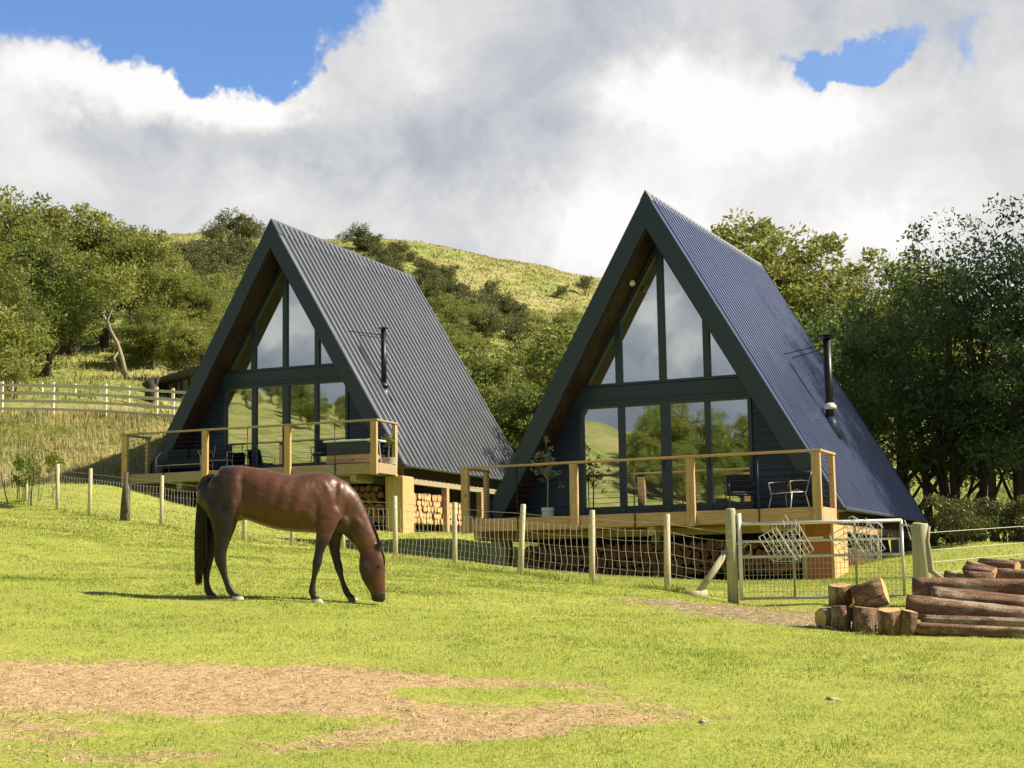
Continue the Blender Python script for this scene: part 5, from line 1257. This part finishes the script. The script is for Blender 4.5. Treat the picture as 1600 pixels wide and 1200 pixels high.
def sofa(h, x, y, rz, label, w, metal, cush, z=0.0, cat='sofa'):
    r = deck_thing(h, 'sofa', x, y, z, rz, label, cat)
    m = MB(); m.box((0, 0, .36), (w - .08, .65, .12)); m.build('seat', cush, r, bevel=.03)
    for k in range(2):
        m = MB(); m.box(((k - .5) * w / 2, .28, .60), (w / 2 - .06, .16, .38)); m.build('back_cushion', cush, r, bevel=.04)
    for s in (-1, 1):
        m = MB(); m.tube([(s * w / 2, -.34, 0), (s * w / 2, -.34, .5), (s * (w / 2 - .12), -.3, .66), (s * w / 2, .3, .70), (s * w / 2, .36, 0)], .016, 6); m.build('arm', metal, r, True)
    m = MB(); m.tube([(-w / 2, -.34, .27), (w / 2, -.34, .27), (w / 2, .36, .27), (-w / 2, .36, .27), (-w / 2, -.34, .27)], .016, 6); m.build('frame', metal, r, True)
sofa(HA, -2.75, -.35, 0, 'outdoor sofa with grey tube arms at the left end of the left cabin deck', 1.55, MT['steel'], MT['dark_fabric'])
lounge_chair(HA, -1.55, -.3, .2, 'low chair with slatted pale arm right of the outdoor sofa on the left cabin deck', MT['steel'], MT['dark_fabric'], .6)
sofa(HB, -.35, 1.45, .1, 'white sofa seen through the middle glass door of the right cabin', 1.5, MT['steel'], MT['white_fabric'], .03)
sofa(HA, -.45, 1.45, .1, 'pale sofa seen through the middle glass door of the left cabin', 1.5, MT['steel'], MT['white_fabric'], .03)
def tub():
    r = deck_thing(HA, 'hot_tub', 3.08, -.45, 0, 0, 'square tub with a white rim and a wooden lower panel on the left cabin deck', 'hot tub')
    m = MB(); m.bb(-.70, .70, -.5, .5, .30, .66); m.build('side_panel', MT['fascia'], r, bevel=.01)
    m = MB(); m.bb(-.71, .71, -.51, .51, .05, .295); m.build('wood_panel', MT['wood'], r, bevel=.005)
    m = MB(); m.bb(-.78, .78, -.58, -.5, .66, .71); m.bb(-.78, .78, .5, .58, .66, .71); m.bb(-.78, -.70, -.5, .5, .66, .71); m.bb(.70, .78, -.5, .5, .66, .71); m.build('rim', MT['white'], r, bevel=.01)
    m = MB(); m.bb(-.69, .69, -.49, .49, .62, .69); m.build('cover', MT['dark_fabric'], r)
    r = deck_thing(HA, 'side_table', 3.86, -.75, 0, 0, 'small white slatted table between the tub and the corner post', 'table')
    for k in range(4):
        m = MB(); m.beam((-.15 + .1 * k, -.15, .62), (-.09 + .1 * k, -.12, 0), .03, .03); m.build('leg', MT['white'], r)
    m = MB(); m.box((0, 0, .645), (.42, .4, .04)); m.build('tabletop', MT['white'], r, bevel=.008)
tub()
def potted(h, x, y, label, hgt, R, n, pot, leafm, pw=.17, ph=.28, seed=3, flat=1.6):
    r = deck_thing(h, 'potted_tree', x, y, 0, 0, label, 'potted plant')
    m = MB(); m.tube([(0, 0, 0), (0, 0, ph), (0, 0, ph)], [pw * .86, pw, pw * .8], 4 if pot == 'sq' else 20); m.build('pot', MT['white'] if pot != 'grey' else MT['concrete'], r, bevel=.006)
    q_ = np.random.RandomState(seed); m = MB()
    m.tube([(0, 0, ph - .03), (.02, 0, hgt * .55), (0, .02, hgt * .8)], [.018, .014, .008], 6)
    cs = np.stack([q_.randn(n) * R * .45, q_.randn(n) * R * .45, hgt * .72 + q_.randn(n) * R * .5 * flat], -1)
    for c in cs[:14]: m.tube([(0, .01, hgt * .5), tuple(c * np.array([.5, .5, 1.]) - np.array([0, 0, .05])), tuple(c)], [.008, .005, .002], 4, False)
    m.build('stem', MT['bark_pale'], r)
    V, Fq, rn = leaf_cloud(q_, cs, .09 * np.ones(n), 9, .085); np_mesh('foliage', V, Fq, 4, MT[leafm], r, False, dict(rnd=rn))
potted(HB, -2.42, -.55, 'potted tree with fine grey green leaves in a white pot on the right cabin deck', 1.75, .36, 46, 'w', 'leaf_pale' if 'leaf_pale' in MT else 'leaf_mid', .15, .24)
potted(HA, 4.0, -.28, 'leafy plant in a grey planter box at the right corner of the left cabin deck', .95, .16, 26, 'grey', 'leaf_olive', .24, .2, 6, 1.0)
m = MB(); m.tube([hw(HB, a, -1.0, .02 + .015 * math.sin(a * 4)) for a in np.linspace(-3.9, -2.6, 14)], .012, 6)
tag(m.build('hose', simple('orange_rope', (.45, .12, .05), .6)), 'thin orange hose lying on the left end of the right cabin deck', 'hose')
# droppings and stones scattered on the turf
q = random.Random(21)
for i, (px, py, s) in enumerate(((1295, 1097, .09), (1100, 882 + 250, .05), (1310, 868 + 90, .05), (640, 1115, .05), (760, 1118, .035), (590, 1000, .04))):
    h = ghit(px, py); m = MB(); r0 = log_mesh(s, s * .45, 500 + i, 9, 3, .6, .2, .5)[0]; m.v, m.f = r0.v, r0.f
    o = m.build('stone', MT['concrete'], None, True); o.location = h + Vector((0, 0, .01)); o.rotation_euler = (0, 0, q.uniform(0, 3))
    tag(o, ['pale flat stone in the grass at the lower right', 'small pale stone in the grass at the bottom right of centre', 'small stone on the bare soil by the gate', 'small stone at the edge of the bare patch', 'tiny stone on the right part of the bare patch', 'small stone in the grass in front of the horse'][i], 'stone')
